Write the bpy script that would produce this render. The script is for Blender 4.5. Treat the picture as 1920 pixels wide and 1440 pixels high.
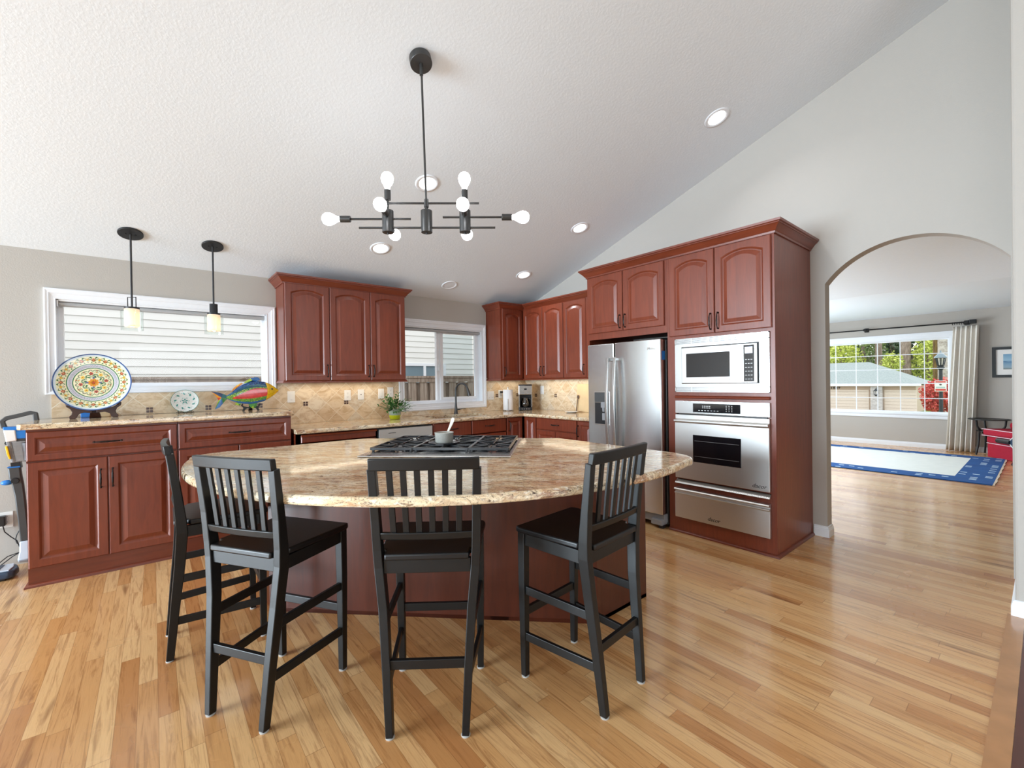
import bpy, bmesh, math, random
from mathutils import Vector, Matrix
PI = math.pi
random.seed(11)
for _o in list(bpy.data.objects): bpy.data.objects.remove(_o)
SC = bpy.context.scene
COL = SC.collection

# ------------------------------------------------------------------ camera
def _axes(yaw, roll, pit):
    def im(d):
        c, s = math.cos(yaw), math.sin(yaw)
        x = c*d[0]-s*d[1]; z = s*d[0]+c*d[1]; y = -d[2]
        y, z = math.cos(pit)*y-math.sin(pit)*z, math.sin(pit)*y+math.cos(pit)*z
        x, y = math.cos(roll)*x+math.sin(roll)*y, -math.sin(roll)*x+math.cos(roll)*y
        return (x, y, z)
    return [im(d) for d in ((1,0,0),(0,1,0),(0,0,1))]
A = _axes(.6861, .01462, .00448)
cd = bpy.data.cameras.new('camera'); cd.sensor_width = 36; cd.lens = 823*36/1920
cd.clip_start = .05; cd.clip_end = 300
cam = bpy.data.objects.new('camera', cd); COL.objects.link(cam)
R3 = Matrix(((A[0][0], -A[0][1], -A[0][2]), (A[1][0], -A[1][1], -A[1][2]), (A[2][0], -A[2][1], -A[2][2])))
cam.matrix_world = Matrix.Translation((0, 0, 1.34)) @ R3.to_4x4()
SC.camera = cam

# ------------------------------------------------------------------ world, lights, exposure
W = bpy.data.worlds.new('overcast sky'); SC.world = W; W.use_nodes = True
_b = W.node_tree.nodes['Background']; _b.inputs[0].default_value = (.95, .975, 1, 1); _b.inputs[1].default_value = 2.35
SC.view_settings.view_transform = 'Standard'; SC.view_settings.look = 'None'
SC.view_settings.gamma = 1; SC.view_settings.use_curve_mapping = False
SC.view_settings.exposure = -0.14
SC.cycles.max_bounces = 9; SC.cycles.diffuse_bounces = 5; SC.cycles.glossy_bounces = 4
SC.cycles.transmission_bounces = 6; SC.cycles.transparent_max_bounces = 14
SC.cycles.caustics_reflective = False; SC.cycles.caustics_refractive = False
SC.cycles.sample_clamp_indirect = 6
SC.cycles.use_denoising = True
def area(name, loc, tgt, sx, sy, watts, col=(1,1,1), spread=PI):
    l = bpy.data.lights.new(name, 'AREA'); l.shape = 'RECTANGLE'; l.size = sx; l.size_y = sy
    l.energy = watts; l.color = col; l.spread = spread
    o = bpy.data.objects.new(name, l); COL.objects.link(o)
    o.location = loc; o.rotation_euler = (Vector(tgt)-Vector(loc)).to_track_quat('-Z', 'Y').to_euler()
    return o
# patio door daylight from the left; the other three lamps are added fill
area('daylight_patio_door', (-6.48, 2.9, 1.22), (0, 2.4, .75), 3.9, 2.3, 520, (.72, .875, 1), math.radians(115))
area('fill_light_corner', (-6.48, -2.6, 1.6), (0, -1.0, 1.7), 3.0, 1.7, 80, (.74, .885, 1))  # added fill out of view, evens out the light from the left
area('fill_light_rear', (1.3, -5.98, 1.6), (.8, 0, 1.2), 4.0, 1.8, 95, (.74, .885, 1))  # added fill behind the camera, no known window there
area('fill_light_living', (8.0, 4.45, 1.45), (8.0, 0, 1.3), 2.6, 1.7, 215, (.82, .92, 1))  # added out of view to brighten the living room, window invented

# ------------------------------------------------------------------ materials
def _nt(name):
    m = bpy.data.materials.new(name); m.use_nodes = True
    nt = m.node_tree
    return m, nt, nt.nodes['Principled BSDF']
class G:
    """small node-graph helper"""
    def __init__(s, nt): s.nt = nt
    def n(s, t, **k):
        nd = s.nt.nodes.new(t)
        for a, v in k.items(): setattr(nd, a, v)
        return nd
    def lk(s, a, b): s.nt.links.new(a, b)
    def inp(s, sock, v):
        if hasattr(v, 'is_output'): s.lk(v, sock)
        else: sock.default_value = v
    def math(s, op, a, b=0.0, c=0.0):
        nd = s.n('ShaderNodeMath', operation=op)
        s.inp(nd.inputs[0], a); s.inp(nd.inputs[1], b); s.inp(nd.inputs[2], c)
        return nd.outputs[0]
    def coord(s, which='Object'): return s.n('ShaderNodeTexCoord').outputs[which]
    def xyz(s, v):
        nd = s.n('ShaderNodeSeparateXYZ'); s.lk(v, nd.inputs[0]); return nd.outputs
    def vec(s, x, y, z):
        nd = s.n('ShaderNodeCombineXYZ')
        for i, v in enumerate((x, y, z)): s.inp(nd.inputs[i], v)
        return nd.outputs[0]
    def map(s, v, scale=(1,1,1), rot=(0,0,0), loc=(0,0,0)):
        nd = s.n('ShaderNodeMapping'); s.lk(v, nd.inputs[0])
        nd.inputs['Scale'].default_value = scale; nd.inputs['Rotation'].default_value = rot; nd.inputs['Location'].default_value = loc
        return nd.outputs[0]
    def noise(s, v, scale=5, detail=4, rough=.5, dist=0, out=0):
        nd = s.n('ShaderNodeTexNoise'); s.lk(v, nd.inputs['Vector'])
        nd.inputs['Scale'].default_value = scale; nd.inputs['Detail'].default_value = detail
        nd.inputs['Roughness'].default_value = rough; nd.inputs['Distortion'].default_value = dist
        return nd.outputs[out]
    def voro(s, v, scale=5, feature='F1', out='Distance'):
        nd = s.n('ShaderNodeTexVoronoi', feature=feature); s.lk(v, nd.inputs['Vector']); nd.inputs['Scale'].default_value = scale
        return nd.outputs[out]
    def white(s, v, out='Value'):
        nd = s.n('ShaderNodeTexWhiteNoise', noise_dimensions='3D'); s.lk(v, nd.inputs['Vector']); return nd.outputs[out]
    def ramp(s, f, stops, interp='LINEAR'):
        nd = s.n('ShaderNodeValToRGB'); s.inp(nd.inputs[0], f)
        e = nd.color_ramp.elements; nd.color_ramp.interpolation = interp
        while len(e) < len(stops): e.new(.5)
        for i, (p, c) in enumerate(stops):
            e[i].position = p; e[i].color = (c, c, c, 1) if isinstance(c, (int, float)) else (*c, 1)
        return nd.outputs[0]
    def mix(s, f, a, b, mode='MIX'):
        nd = s.n('ShaderNodeMix', data_type='RGBA', blend_type=mode)
        s.inp(nd.inputs[0], f)
        for i, v in ((6, a), (7, b)):
            if hasattr(v, 'is_output'): s.lk(v, nd.inputs[i])
            else: nd.inputs[i].default_value = (*v, 1)
        return nd.outputs[2]
    def bump(s, h, strength=.2, dist=.002):
        nd = s.n('ShaderNodeBump'); s.lk(h, nd.inputs['Height'])
        nd.inputs['Strength'].default_value = strength; nd.inputs['Distance'].default_value = dist
        return nd.outputs[0]
def srgb(r, g, b):
    f = lambda v: (v/255/12.92) if v/255 <= .04045 else ((v/255+.055)/1.055)**2.4
    return (f(r), f(g), f(b))
def plain(name, col, rough=.5, metal=0, coat=0, var=.06, scale=12, bump=0, bscale=80, spec=None, alpha=1, trans=0):
    """a painted / moulded material with a little procedural variation"""
    m, nt, p = _nt(name); g = G(nt)
    co = g.coord()
    nz = g.noise(co, scale, 3)
    f = g.ramp(nz, [(.3, 1-var), (.7, 1+0*var)])
    c = g.mix(1.0, col, f, 'MULTIPLY')
    g.lk(c, p.inputs['Base Color'])
    p.inputs['Roughness'].default_value = rough; p.inputs['Metallic'].default_value = metal
    p.inputs['Coat Weight'].default_value = coat; p.inputs['Coat Roughness'].default_value = .1
    if spec is not None: p.inputs['Specular IOR Level'].default_value = spec
    if trans: p.inputs['Transmission Weight'].default_value = trans
    if bump: g.lk(g.bump(g.noise(co, bscale, 4), bump, .004), p.inputs['Normal'])
    return m
def emis(name, col, strength):
    m, nt, p = _nt(name)
    p.inputs['Base Color'].default_value = (*col, 1); p.inputs['Emission Color'].default_value = (*col, 1)
    p.inputs['Emission Strength'].default_value = strength
    return m
def glass(name, tint=(1,1,1), refl=.06, rough=0.0, edge=.7):
    m, nt, p = _nt(name); g = G(nt)
    nt.nodes.remove(p); out = nt.nodes['Material Output']
    t = g.n('ShaderNodeBsdfTransparent'); t.inputs[0].default_value = (*tint, 1)
    gl = g.n('ShaderNodeBsdfGlossy'); gl.inputs['Roughness'].default_value = rough
    lw = g.n('ShaderNodeLayerWeight'); lw.inputs[0].default_value = .35
    f = g.math('ADD', g.math('MULTIPLY', g.math('POWER', lw.outputs['Facing'], 3.0), edge), refl)
    mx = g.n('ShaderNodeMixShader'); g.lk(f, mx.inputs[0]); g.lk(t.outputs[0], mx.inputs[1]); g.lk(gl.outputs[0], mx.inputs[2])
    g.lk(mx.outputs[0], out.inputs[0]); return m

def m_wall():
    m, nt, p = _nt('greige wall paint'); g = G(nt); co = g.coord()
    g.lk(g.mix(g.noise(co, 2, 3), (.450, .422, .384), (.470, .442, .404)), p.inputs['Base Color'])
    p.inputs['Roughness'].default_value = .75
    g.lk(g.bump(g.noise(co, 110, 4), .25, .003), p.inputs['Normal']); return m
def m_ceil():
    m, nt, p = _nt('white textured ceiling'); g = G(nt); co = g.coord()
    nz = g.noise(co, 55, 4, .6)
    g.lk(g.mix(nz, (.770, .825, .870), (.80, .855, .90)), p.inputs['Base Color'])
    p.inputs['Roughness'].default_value = .85
    g.lk(g.bump(g.ramp(nz, [(.42, 0), (.66, 1)]), .11, .004), p.inputs['Normal']); return m
def m_floor():
    m, nt, p = _nt('oak strip flooring'); g = G(nt); co = g.coord()
    x, y, z = g.xyz(co); pw, pl = .068, .92
    rx = g.math('DIVIDE', x, pw); row = g.math('FLOOR', rx)
    off = g.math('MULTIPLY', g.white(g.vec(row, 7.3, 1.1)), 5.0)
    ry = g.math('ADD', g.math('DIVIDE', y, pl), off); colm = g.math('FLOOR', ry)
    rnd = g.white(g.vec(row, colm, 3.7)); rnd2 = g.white(g.vec(colm, row, 9.2))
    c = g.ramp(rnd, [(0, srgb(188,130,78)), (.2, srgb(206,153,98)), (.45, srgb(221,173,118)), (.75, srgb(229,187,134)), (.93, srgb(206,150,92)), (1, srgb(178,118,72))])
    gv = g.vec(g.math('ADD', g.math('MULTIPLY', x, 26), g.math('MULTIPLY', rnd, 40)), g.math('ADD', g.math('MULTIPLY', y, 1.5), g.math('MULTIPLY', rnd2, 30)), 0.0)
    gr = g.noise(gv, 1.4, 6, .65, 1.6)
    c = g.mix(g.ramp(gr, [(.34, .85), (.50, 0)]), c, g.mix(.62, c, srgb(132,78,38)))
    fine = g.noise(g.vec(g.math('MULTIPLY', x, 300), g.math('MULTIPLY', y, 9), 0.0), 1, 3, .6)
    c = g.mix(g.ramp(fine, [(.45, 0), (.75, .35)]), c, g.mix(.6, c, srgb(150,98,55)))
    kn = g.noise(g.vec(g.math('MULTIPLY', x, 11), g.math('MULTIPLY', y, 1.3), rnd), 1.1, 2, .5, .5)
    c = g.mix(g.ramp(kn, [(.66, 0), (.76, .65)]), c, srgb(112,66,36))
    fx = g.math('FRACT', rx); fy = g.math('FRACT', ry)
    sx = g.math('GREATER_THAN', g.math('ABSOLUTE', g.math('SUBTRACT', fx, .5)), .485)
    sy = g.math('GREATER_THAN', g.math('ABSOLUTE', g.math('SUBTRACT', fy, .5)), .4985)
    seam = g.math('MAXIMUM', sx, sy)
    c = g.mix(g.math('MULTIPLY', seam, .45), c, srgb(110,66,34))
    g.lk(c, p.inputs['Base Color'])
    g.lk(g.ramp(g.noise(co, 3, 3), [(.3, .20), (.7, .30)]), p.inputs['Roughness'])
    p.inputs['Coat Weight'].default_value = .35; p.inputs['Coat Roughness'].default_value = .10
    g.lk(g.bump(g.math('ADD', g.math('MULTIPLY', seam, -1.0), g.math('MULTIPLY', g.noise(co, 6, 2), .8)), .12, .002), p.inputs['Normal'])
    return m
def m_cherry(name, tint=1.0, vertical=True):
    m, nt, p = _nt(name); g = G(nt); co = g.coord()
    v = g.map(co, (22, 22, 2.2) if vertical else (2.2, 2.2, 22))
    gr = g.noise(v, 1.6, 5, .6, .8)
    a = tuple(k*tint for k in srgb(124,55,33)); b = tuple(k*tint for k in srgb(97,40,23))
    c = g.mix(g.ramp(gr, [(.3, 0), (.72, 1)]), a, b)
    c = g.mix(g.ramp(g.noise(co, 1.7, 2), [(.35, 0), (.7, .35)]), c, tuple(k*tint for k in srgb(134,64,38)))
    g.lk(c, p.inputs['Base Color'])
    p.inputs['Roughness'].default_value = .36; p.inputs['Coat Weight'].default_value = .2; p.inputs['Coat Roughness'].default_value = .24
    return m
def m_granite():
    m, nt, p = _nt('cream and rust granite'); g = G(nt); co = g.coord()
    warp = g.noise(g.map(co, (2, 3, 3)), 1.5, 3, out=1)
    cw = g.n('ShaderNodeMix', data_type='VECTOR'); cw.inputs[0].default_value = .10
    g.lk(co, cw.inputs[4]); g.lk(warp, cw.inputs[5]); cw = cw.outputs[1]
    big = g.noise(g.map(cw, (5, 14, 14)), 1.0, 7, .68, .6)
    c = g.ramp(big, [(.28, srgb(176,128,94)), (.40, srgb(208,172,134)), (.50, srgb(228,206,170)), (.62, srgb(238,224,196)), (.8, srgb(214,194,162))])
    reg = g.ramp(g.noise(g.map(co, (1.6, 2.6, 2.6), loc=(2,7,1)), 1.2, 3), [(.40, 0), (.62, 1)])
    rust = g.noise(g.map(cw, (8, 34, 34), loc=(3,1,0)), 1.3, 8, .74, .8)
    c = g.mix(g.math('MULTIPLY', g.ramp(rust, [(.49, 0), (.58, .85)]), g.math('ADD', .22, g.math('MULTIPLY', reg, .75))), c, srgb(138,84,58))
    vein = g.noise(g.map(cw, (13, 48, 48), loc=(1,5,2)), 1.5, 9, .78, .8)
    c = g.mix(g.ramp(vein, [(.54, 0), (.60, .9)]), c, srgb(78,56,46))
    qz = g.noise(g.map(co, (22, 46, 46)), 1.3, 4)
    c = g.mix(g.ramp(qz, [(.58, 0), (.68, .6)]), c, srgb(248,242,228))
    spk = g.noise(co, 130, 4, .7)
    c = g.mix(g.ramp(spk, [(.56, 0), (.64, .75)]), c, srgb(104,90,78))
    dk = g.noise(g.map(co, (16, 24, 24), loc=(9,2,4)), 2.0, 7, .82, .6)
    c = g.mix(g.ramp(dk, [(.60, 0), (.64, .95)]), c, srgb(42,40,42))
    g.lk(c, p.inputs['Base Color']); p.inputs['Roughness'].default_value = .08
    p.inputs['Specular IOR Level'].default_value = .6
    return m
TD = .2125   # diagonal of one backsplash tile
def m_travertine(axis):
    m, nt, p = _nt('diagonal travertine tile'); g = G(nt); co = g.coord()
    x, y, z = g.xyz(co)
    a = x if axis == 'x' else y
    a0 = -.023 if axis == 'x' else 4.352
    u = g.math('DIVIDE', g.math('SUBTRACT', a, a0), TD); v = g.math('DIVIDE', g.math('SUBTRACT', z, 1.142), TD)
    s = g.math('ADD', u, v); t = g.math('SUBTRACT', u, v)
    cs, ct = g.math('FLOOR', s), g.math('FLOOR', t)
    rnd = g.white(g.vec(cs, ct, 2.5))
    c = g.ramp(rnd, [(0, srgb(208,184,152)), (.35, srgb(222,200,168)), (.7, srgb(230,213,186)), (1, srgb(214,202,182))])
    nz = g.noise(g.vec(g.math('MULTIPLY', a, 9), g.math('ADD', g.math('MULTIPLY', z, 16), g.math('MULTIPLY', rnd, 20)), 0.0), 1.0, 7, .7, .8)
    c = g.mix(g.ramp(nz, [(.38, .7), (.56, 0)]), c, srgb(184,150,108))
    pit = g.noise(co, 48, 5, .75)
    c = g.mix(g.ramp(pit, [(.64, 0), (.72, .55)]), c, srgb(146,112,76))
    fs = g.math('ABSOLUTE', g.math('SUBTRACT', g.math('FRACT', s), .5)); ft = g.math('ABSOLUTE', g.math('SUBTRACT', g.math('FRACT', t), .5))
    gr = g.math('GREATER_THAN', g.math('MAXIMUM', fs, ft), .484)
    c = g.mix(gr, c, srgb(226,214,192))
    g.lk(c, p.inputs['Base Color']); p.inputs['Roughness'].default_value = .42
    g.lk(g.bump(g.math('SUBTRACT', 1.0, gr), .3, .003), p.inputs['Normal'])
    return m
def m_steel(name='brushed stainless steel', col=(.66,.65,.63), rough=.36, vertical=False):
    m, nt, p = _nt(name); g = G(nt); co = g.coord()
    nz = g.noise(g.map(co, (420, 420, 3) if vertical else (3, 3, 420)), 1, 2)
    g.lk(g.mix(nz, tuple(k*.97 for k in col), col), p.inputs['Base Color'])
    p.inputs['Metallic'].default_value = 1
    g.lk(g.ramp(nz, [(.3, rough-.012), (.7, rough+.015)]), p.inputs['Roughness'])
    g.lk(g.bump(g.noise(co, 1.6, 1), .025, .02), p.inputs['Normal'])
    return m
def m_siding(col):
    m = plain('painted lap siding', col, .6, var=.04, scale=3, bump=.08, bscale=60); return m
def m_leaf(name, a, b):
    m, nt, p = _nt(name); g = G(nt); co = g.coord()
    g.lk(g.mix(g.ramp(g.noise(co, 2.5, 4), [(.3, 0), (.7, 1)]), a, b), p.inputs['Base Color']); p.inputs['Roughness'].default_value = .5
    p.inputs['Subsurface Weight'].default_value = 0
    return m
def m_bark(name, a, b, sc=(6,6,1.2)):
    m, nt, p = _nt(name); g = G(nt); co = g.coord()
    nz = g.noise(g.map(co, sc), 2, 6, .7)
    g.lk(g.mix(g.ramp(nz, [(.35, 0), (.65, 1)]), a, b), p.inputs['Base Color']); p.inputs['Roughness'].default_value = .9
    g.lk(g.bump(nz, .6, .03), p.inputs['Normal']); return m
def m_rug():
    m, nt, p = _nt('woven rug pile'); g = G(nt); co = g.coord(); x, y, z = g.xyz(co)
    # object origin = rug corner nearest; x 0..2.5 (across), y 0..3.6 (along)
    inx = g.math('MULTIPLY', g.math('GREATER_THAN', x, .36), g.math('LESS_THAN', x, 2.30))
    iny = g.math('MULTIPLY', g.math('GREATER_THAN', y, .36), g.math('LESS_THAN', y, 3.4))
    inn = g.math('MULTIPLY', inx, iny)
    cream = g.mix(g.noise(co, 9, 3), srgb(222,226,220), srgb(236,238,232))
    blue = g.mix(g.noise(co, 5, 3), srgb(10,62,122), srgb(22,92,160))
    fx = g.math('FRACT', g.math('MULTIPLY', x, 11.0)); fy = g.math('FRACT', g.math('MULTIPLY', y, 8.0))
    cell = g.white(g.vec(g.math('FLOOR', g.math('MULTIPLY', x, 11.0)), g.math('FLOOR', g.math('MULTIPLY', y, 8.0)), 4.0))
    mo = g.math('MULTIPLY', g.math('MULTIPLY', g.math('LESS_THAN', g.math('ABSOLUTE', g.math('SUBTRACT', fx, .5)), .22), g.math('LESS_THAN', g.math('ABSOLUTE', g.math('SUBTRACT', fy, .5)), .26)), g.math('GREATER_THAN', cell, .72))
    blue = g.mix(mo, blue, srgb(190,214,230))
    g.lk(g.mix(inn, blue, cream), p.inputs['Base Color']); p.inputs['Roughness'].default_value = .95
    g.lk(g.bump(g.noise(co, 120, 3), .4, .004), p.inputs['Normal']); return m
def m_sea():
    m, nt, p = _nt('seascape print'); g = G(nt); co = g.coord('Generated'); x, y, z = g.xyz(co)
    nz = g.noise(g.map(co, (1, 3, 10)), 1.4, 4)
    c = g.ramp(g.math('ADD', z, g.math('MULTIPLY', g.math('SUBTRACT', nz, .5), .18)), [(0, srgb(120,128,120)), (.15, srgb(140,166,182)), (.42, srgb(112,150,178)), (.5, srgb(84,126,160)), (.58, srgb(150,186,206)), (1, srgb(104,150,184))])
    g.lk(c, p.inputs['Base Color']); p.inputs['Roughness'].default_value = .5; return m
def m_fence():
    m, nt, p = _nt('weathered cedar'); g = G(nt); co = g.coord()
    nz = g.noise(g.map(co, (18, 18, 1.5)), 1.4, 6, .65, .5)
    g.lk(g.ramp(nz, [(.28, srgb(110,92,78)), (.5, srgb(152,136,122)), (.72, srgb(182,170,158))]), p.inputs['Base Color'])
    p.inputs['Roughness'].default_value = .9; return m
def m_shingle():
    m, nt, p = _nt('blue-green shingles'); g = G(nt); co = g.coord()
    nz = g.noise(g.map(co, (4, 4, 14)), 3, 5, .7)
    g.lk(g.ramp(nz, [(.3, srgb(134,146,146)), (.55, srgb(156,168,168)), (.75, srgb(176,186,184))]), p.inputs['Base Color'])
    p.inputs['Roughness'].default_value = .9; return m
def m_stone():
    m, nt, p = _nt('grey ledger stone'); g = G(nt); co = g.coord()
    vz = g.voro(g.map(co, (3, 3, 8)), 2.2, out='Color'); nz = g.noise(co, 9, 4)
    g.lk(g.mix(.5, g.mix(nz, srgb(168,164,158), srgb(222,220,216)), g.ramp(vz, [(0, srgb(150,148,146)), (1, srgb(226,224,220))])), p.inputs['Base Color'])
    p.inputs['Roughness'].default_value = .9; return m
def m_frost():
    m, nt, p = _nt('frosted shade glass'); g = G(nt); nt.nodes.remove(p); out = nt.nodes['Material Output']
    d = g.n('ShaderNodeBsdfDiffuse'); d.inputs[0].default_value = (.9, .84, .76, 1)
    t = g.n('ShaderNodeBsdfTranslucent'); t.inputs[0].default_value = (1, .89, .78, 1)
    mx = g.n('ShaderNodeMixShader'); mx.inputs[0].default_value = .72
    g.lk(d.outputs[0], mx.inputs[1]); g.lk(t.outputs[0], mx.inputs[2]); g.lk(mx.outputs[0], out.inputs[0]); return m
M = dict(
 wall=m_wall(), ceil=m_ceil(), floor=m_floor(), cherry=m_cherry('cherry stained wood'), cherry_h=m_cherry('cherry stained wood rail', 1, False),
 cherry_d=m_cherry('cherry plinth', .8, False), cherry_shade=m_cherry('island cherry with painted shade', .42), granite=m_granite(), tile_x=m_travertine('x'), tile_y=m_travertine('y'),  # island cherry is darkened: shade under the overhang put into its colour
 steel=m_steel(), steel_v=m_steel('brushed steel door', (.60,.61,.61), .25, True), steel_b=plain('bright trim steel', (.60,.60,.59), .27, 1, var=.02),
 chrome=plain('polished chrome', (.8,.8,.8), .12, 1), trim=plain('white trim paint', (.83,.86,.90), .35, var=.02),
 vinyl=plain('white window vinyl', (.84,.86,.89), .3, var=.02), black=plain('black painted wood', (.006,.006,.006), .42, spec=.42, var=.3, scale=9, bump=.05, bscale=40),
 black_seat=plain('black seat lacquer', (.004,.004,.005), .40, var=.2),
 blackpl=plain('black plastic', (.015,.015,.017), .35, var=.1), blackgl=plain('black glass', (.006,.006,.008), .06, coat=.5, var=.02),
 iron=plain('cast iron grate', (.016,.018,.022), .26, .0, var=.2, scale=30, spec=.9), bronze=plain('oil rubbed bronze', (.030,.024,.022), .35, .7, var=.3, scale=40),
 lampmetal=plain('gunmetal lamp finish', (.075,.075,.075), .36, .75, var=.1), darkmetal=plain('dark bronze pendant metal', (.04,.04,.042), .4, .6, var=.15),
 white_pl=plain('white plastic', (.80,.79,.76), .35, var=.02), grey_pl=plain('grey plastic', (.28,.28,.29), .4, var=.05), dgrey_pl=plain('charcoal plastic', (.055,.055,.055), .45, var=.1),
 blue_pl=plain('blue plastic', srgb(38,120,200), .35, var=.05), yellow_pl=plain('yellow plastic', srgb(240,190,20), .4, var=.05), navy_pl=plain('slate blue plastic', srgb(48,66,88), .35, var=.1), paleblue_pl=plain('pale grey plastic', srgb(196,206,218), .35, var=.03),
 smoke=glass('smoky clear plastic', (.82,.82,.84), .10), glass=glass('window glass', (1,1,1), .010, edge=.25), clear=glass('clear shade glass', (.97,.99,.98), .05, edge=.75), carafe=glass('carafe glass', (.45,.42,.40), .12),
 screen=glass('insect screen', (.84,.88,.89), .02, .3, .2),
 frost=m_frost(), bulb=emis('lit bulb', (.95,.97,1), 16), bulbw=emis('warm lit bulb', (1,.90,.76), 6), can=emis('downlight lens', (1,.98,.94), 4.5),
 stand_wood=plain('dark stand wood', srgb(74,46,36), .4, var=.3, scale=20), paper=plain('paper towel', (.86,.86,.87), .9, var=.02, bump=.1), 
 board=plain('pale maple board', srgb(226,196,150), .55, var=.12, scale=8), leaf=m_leaf('house plant leaf', srgb(32,78,30), srgb(78,130,52)), pot_g=plain('lime glazed ceramic', srgb(188,196,24), .2, coat=.4, var=.04), pot_b=plain('grey green glazed ceramic', srgb(150,166,150), .2, coat=.4, var=.05), soil=plain('soil', (.03,.02,.015), .9),
 enamel=plain('speckled grey enamel', srgb(176,174,166), .35, var=.25, scale=220), cream=plain('cream handle', srgb(232,226,214), .4, var=.03),
 siding=m_siding(srgb(232,232,228)), fence=m_fence(), nglass=plain('neighbour window glass', srgb(120,140,150), .08, var=.05, scale=2),
 shingle=m_shingle(), stone=m_stone(), garage=plain('beige garage paint', srgb(226,214,198), .6, var=.05), garage_d=plain('tan garage trim', srgb(202,182,160), .6, var=.05),
 bark=m_bark('fir bark', srgb(110,94,84), srgb(170,154,142)), bark_g=m_bark('pale bark', srgb(150,140,132), srgb(206,200,194), (3,3,3)), bark_d=m_bark('mossy bark', srgb(84,64,36), srgb(128,104,58)),
 lf_y=m_leaf('spring yellow-green leaves', srgb(172,186,70), srgb(218,226,126)), lf_g=m_leaf('mid green leaves', srgb(96,120,70), srgb(150,168,104)), lf_d=m_leaf('dark fir needles', srgb(44,66,46), srgb(84,108,76)), lf_r=m_leaf('red maple leaves', srgb(186,62,62), srgb(226,112,100)), grass=plain('grass', srgb(110,140,60), .9, var=.4, scale=14, bump=.3),
 drive=plain('concrete drive', srgb(170,168,162), .9, var=.1, scale=3), lamp_blk=plain('street lamp paint', srgb(44,50,58), .5), sign_w=plain('sign white', (.85,.85,.85), .5, var=.01), sign_r=plain('sign red', srgb(206,70,64), .5, var=.02), sign_k=plain('sign ink', srgb(60,60,66), .6), sign_b=plain('sign teal', srgb(170,200,200), .6),
 red=plain('crimson chair fabric', srgb(168,12,44), .85, var=.15, scale=30, bump=.3, bscale=300), piping=plain('pale piping', srgb(228,200,206), .8), curtain=plain('off white linen', srgb(228,223,214), .9, var=.03, bump=.3, bscale=300), rug=m_rug(), fringe=plain('rug binding', srgb(220,200,176), .9),
 rodblk=plain('black iron rod', (.008,.008,.008), .4, .3), mat_w=plain('picture mat', (.80,.79,.77), .8, var=.01), sea=m_sea(), tread=m_cherry('dark stair tread', .55, False), dark=plain('painted gap shade', (.004,.004,.004), .9), shade_grey=plain('grey roller shade', (.42,.43,.44), .7, var=.03, bump=.1), rubber=plain('felt pad', (.45,.43,.40), .9),
 floor_h=plain('oak header board', srgb(196,142,92), .25, coat=.3, var=.25, scale=7), lcd=emis('lit display', (.75,.78,.95), .55), lcdb=plain('button legends', (.7,.7,.7), .5), sticker=plain('blue sticker', srgb(24,104,176), .5, var=.02), screw=plain('tile accent brown', srgb(78,48,38), .3, var=.3, scale=40),
)

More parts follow.
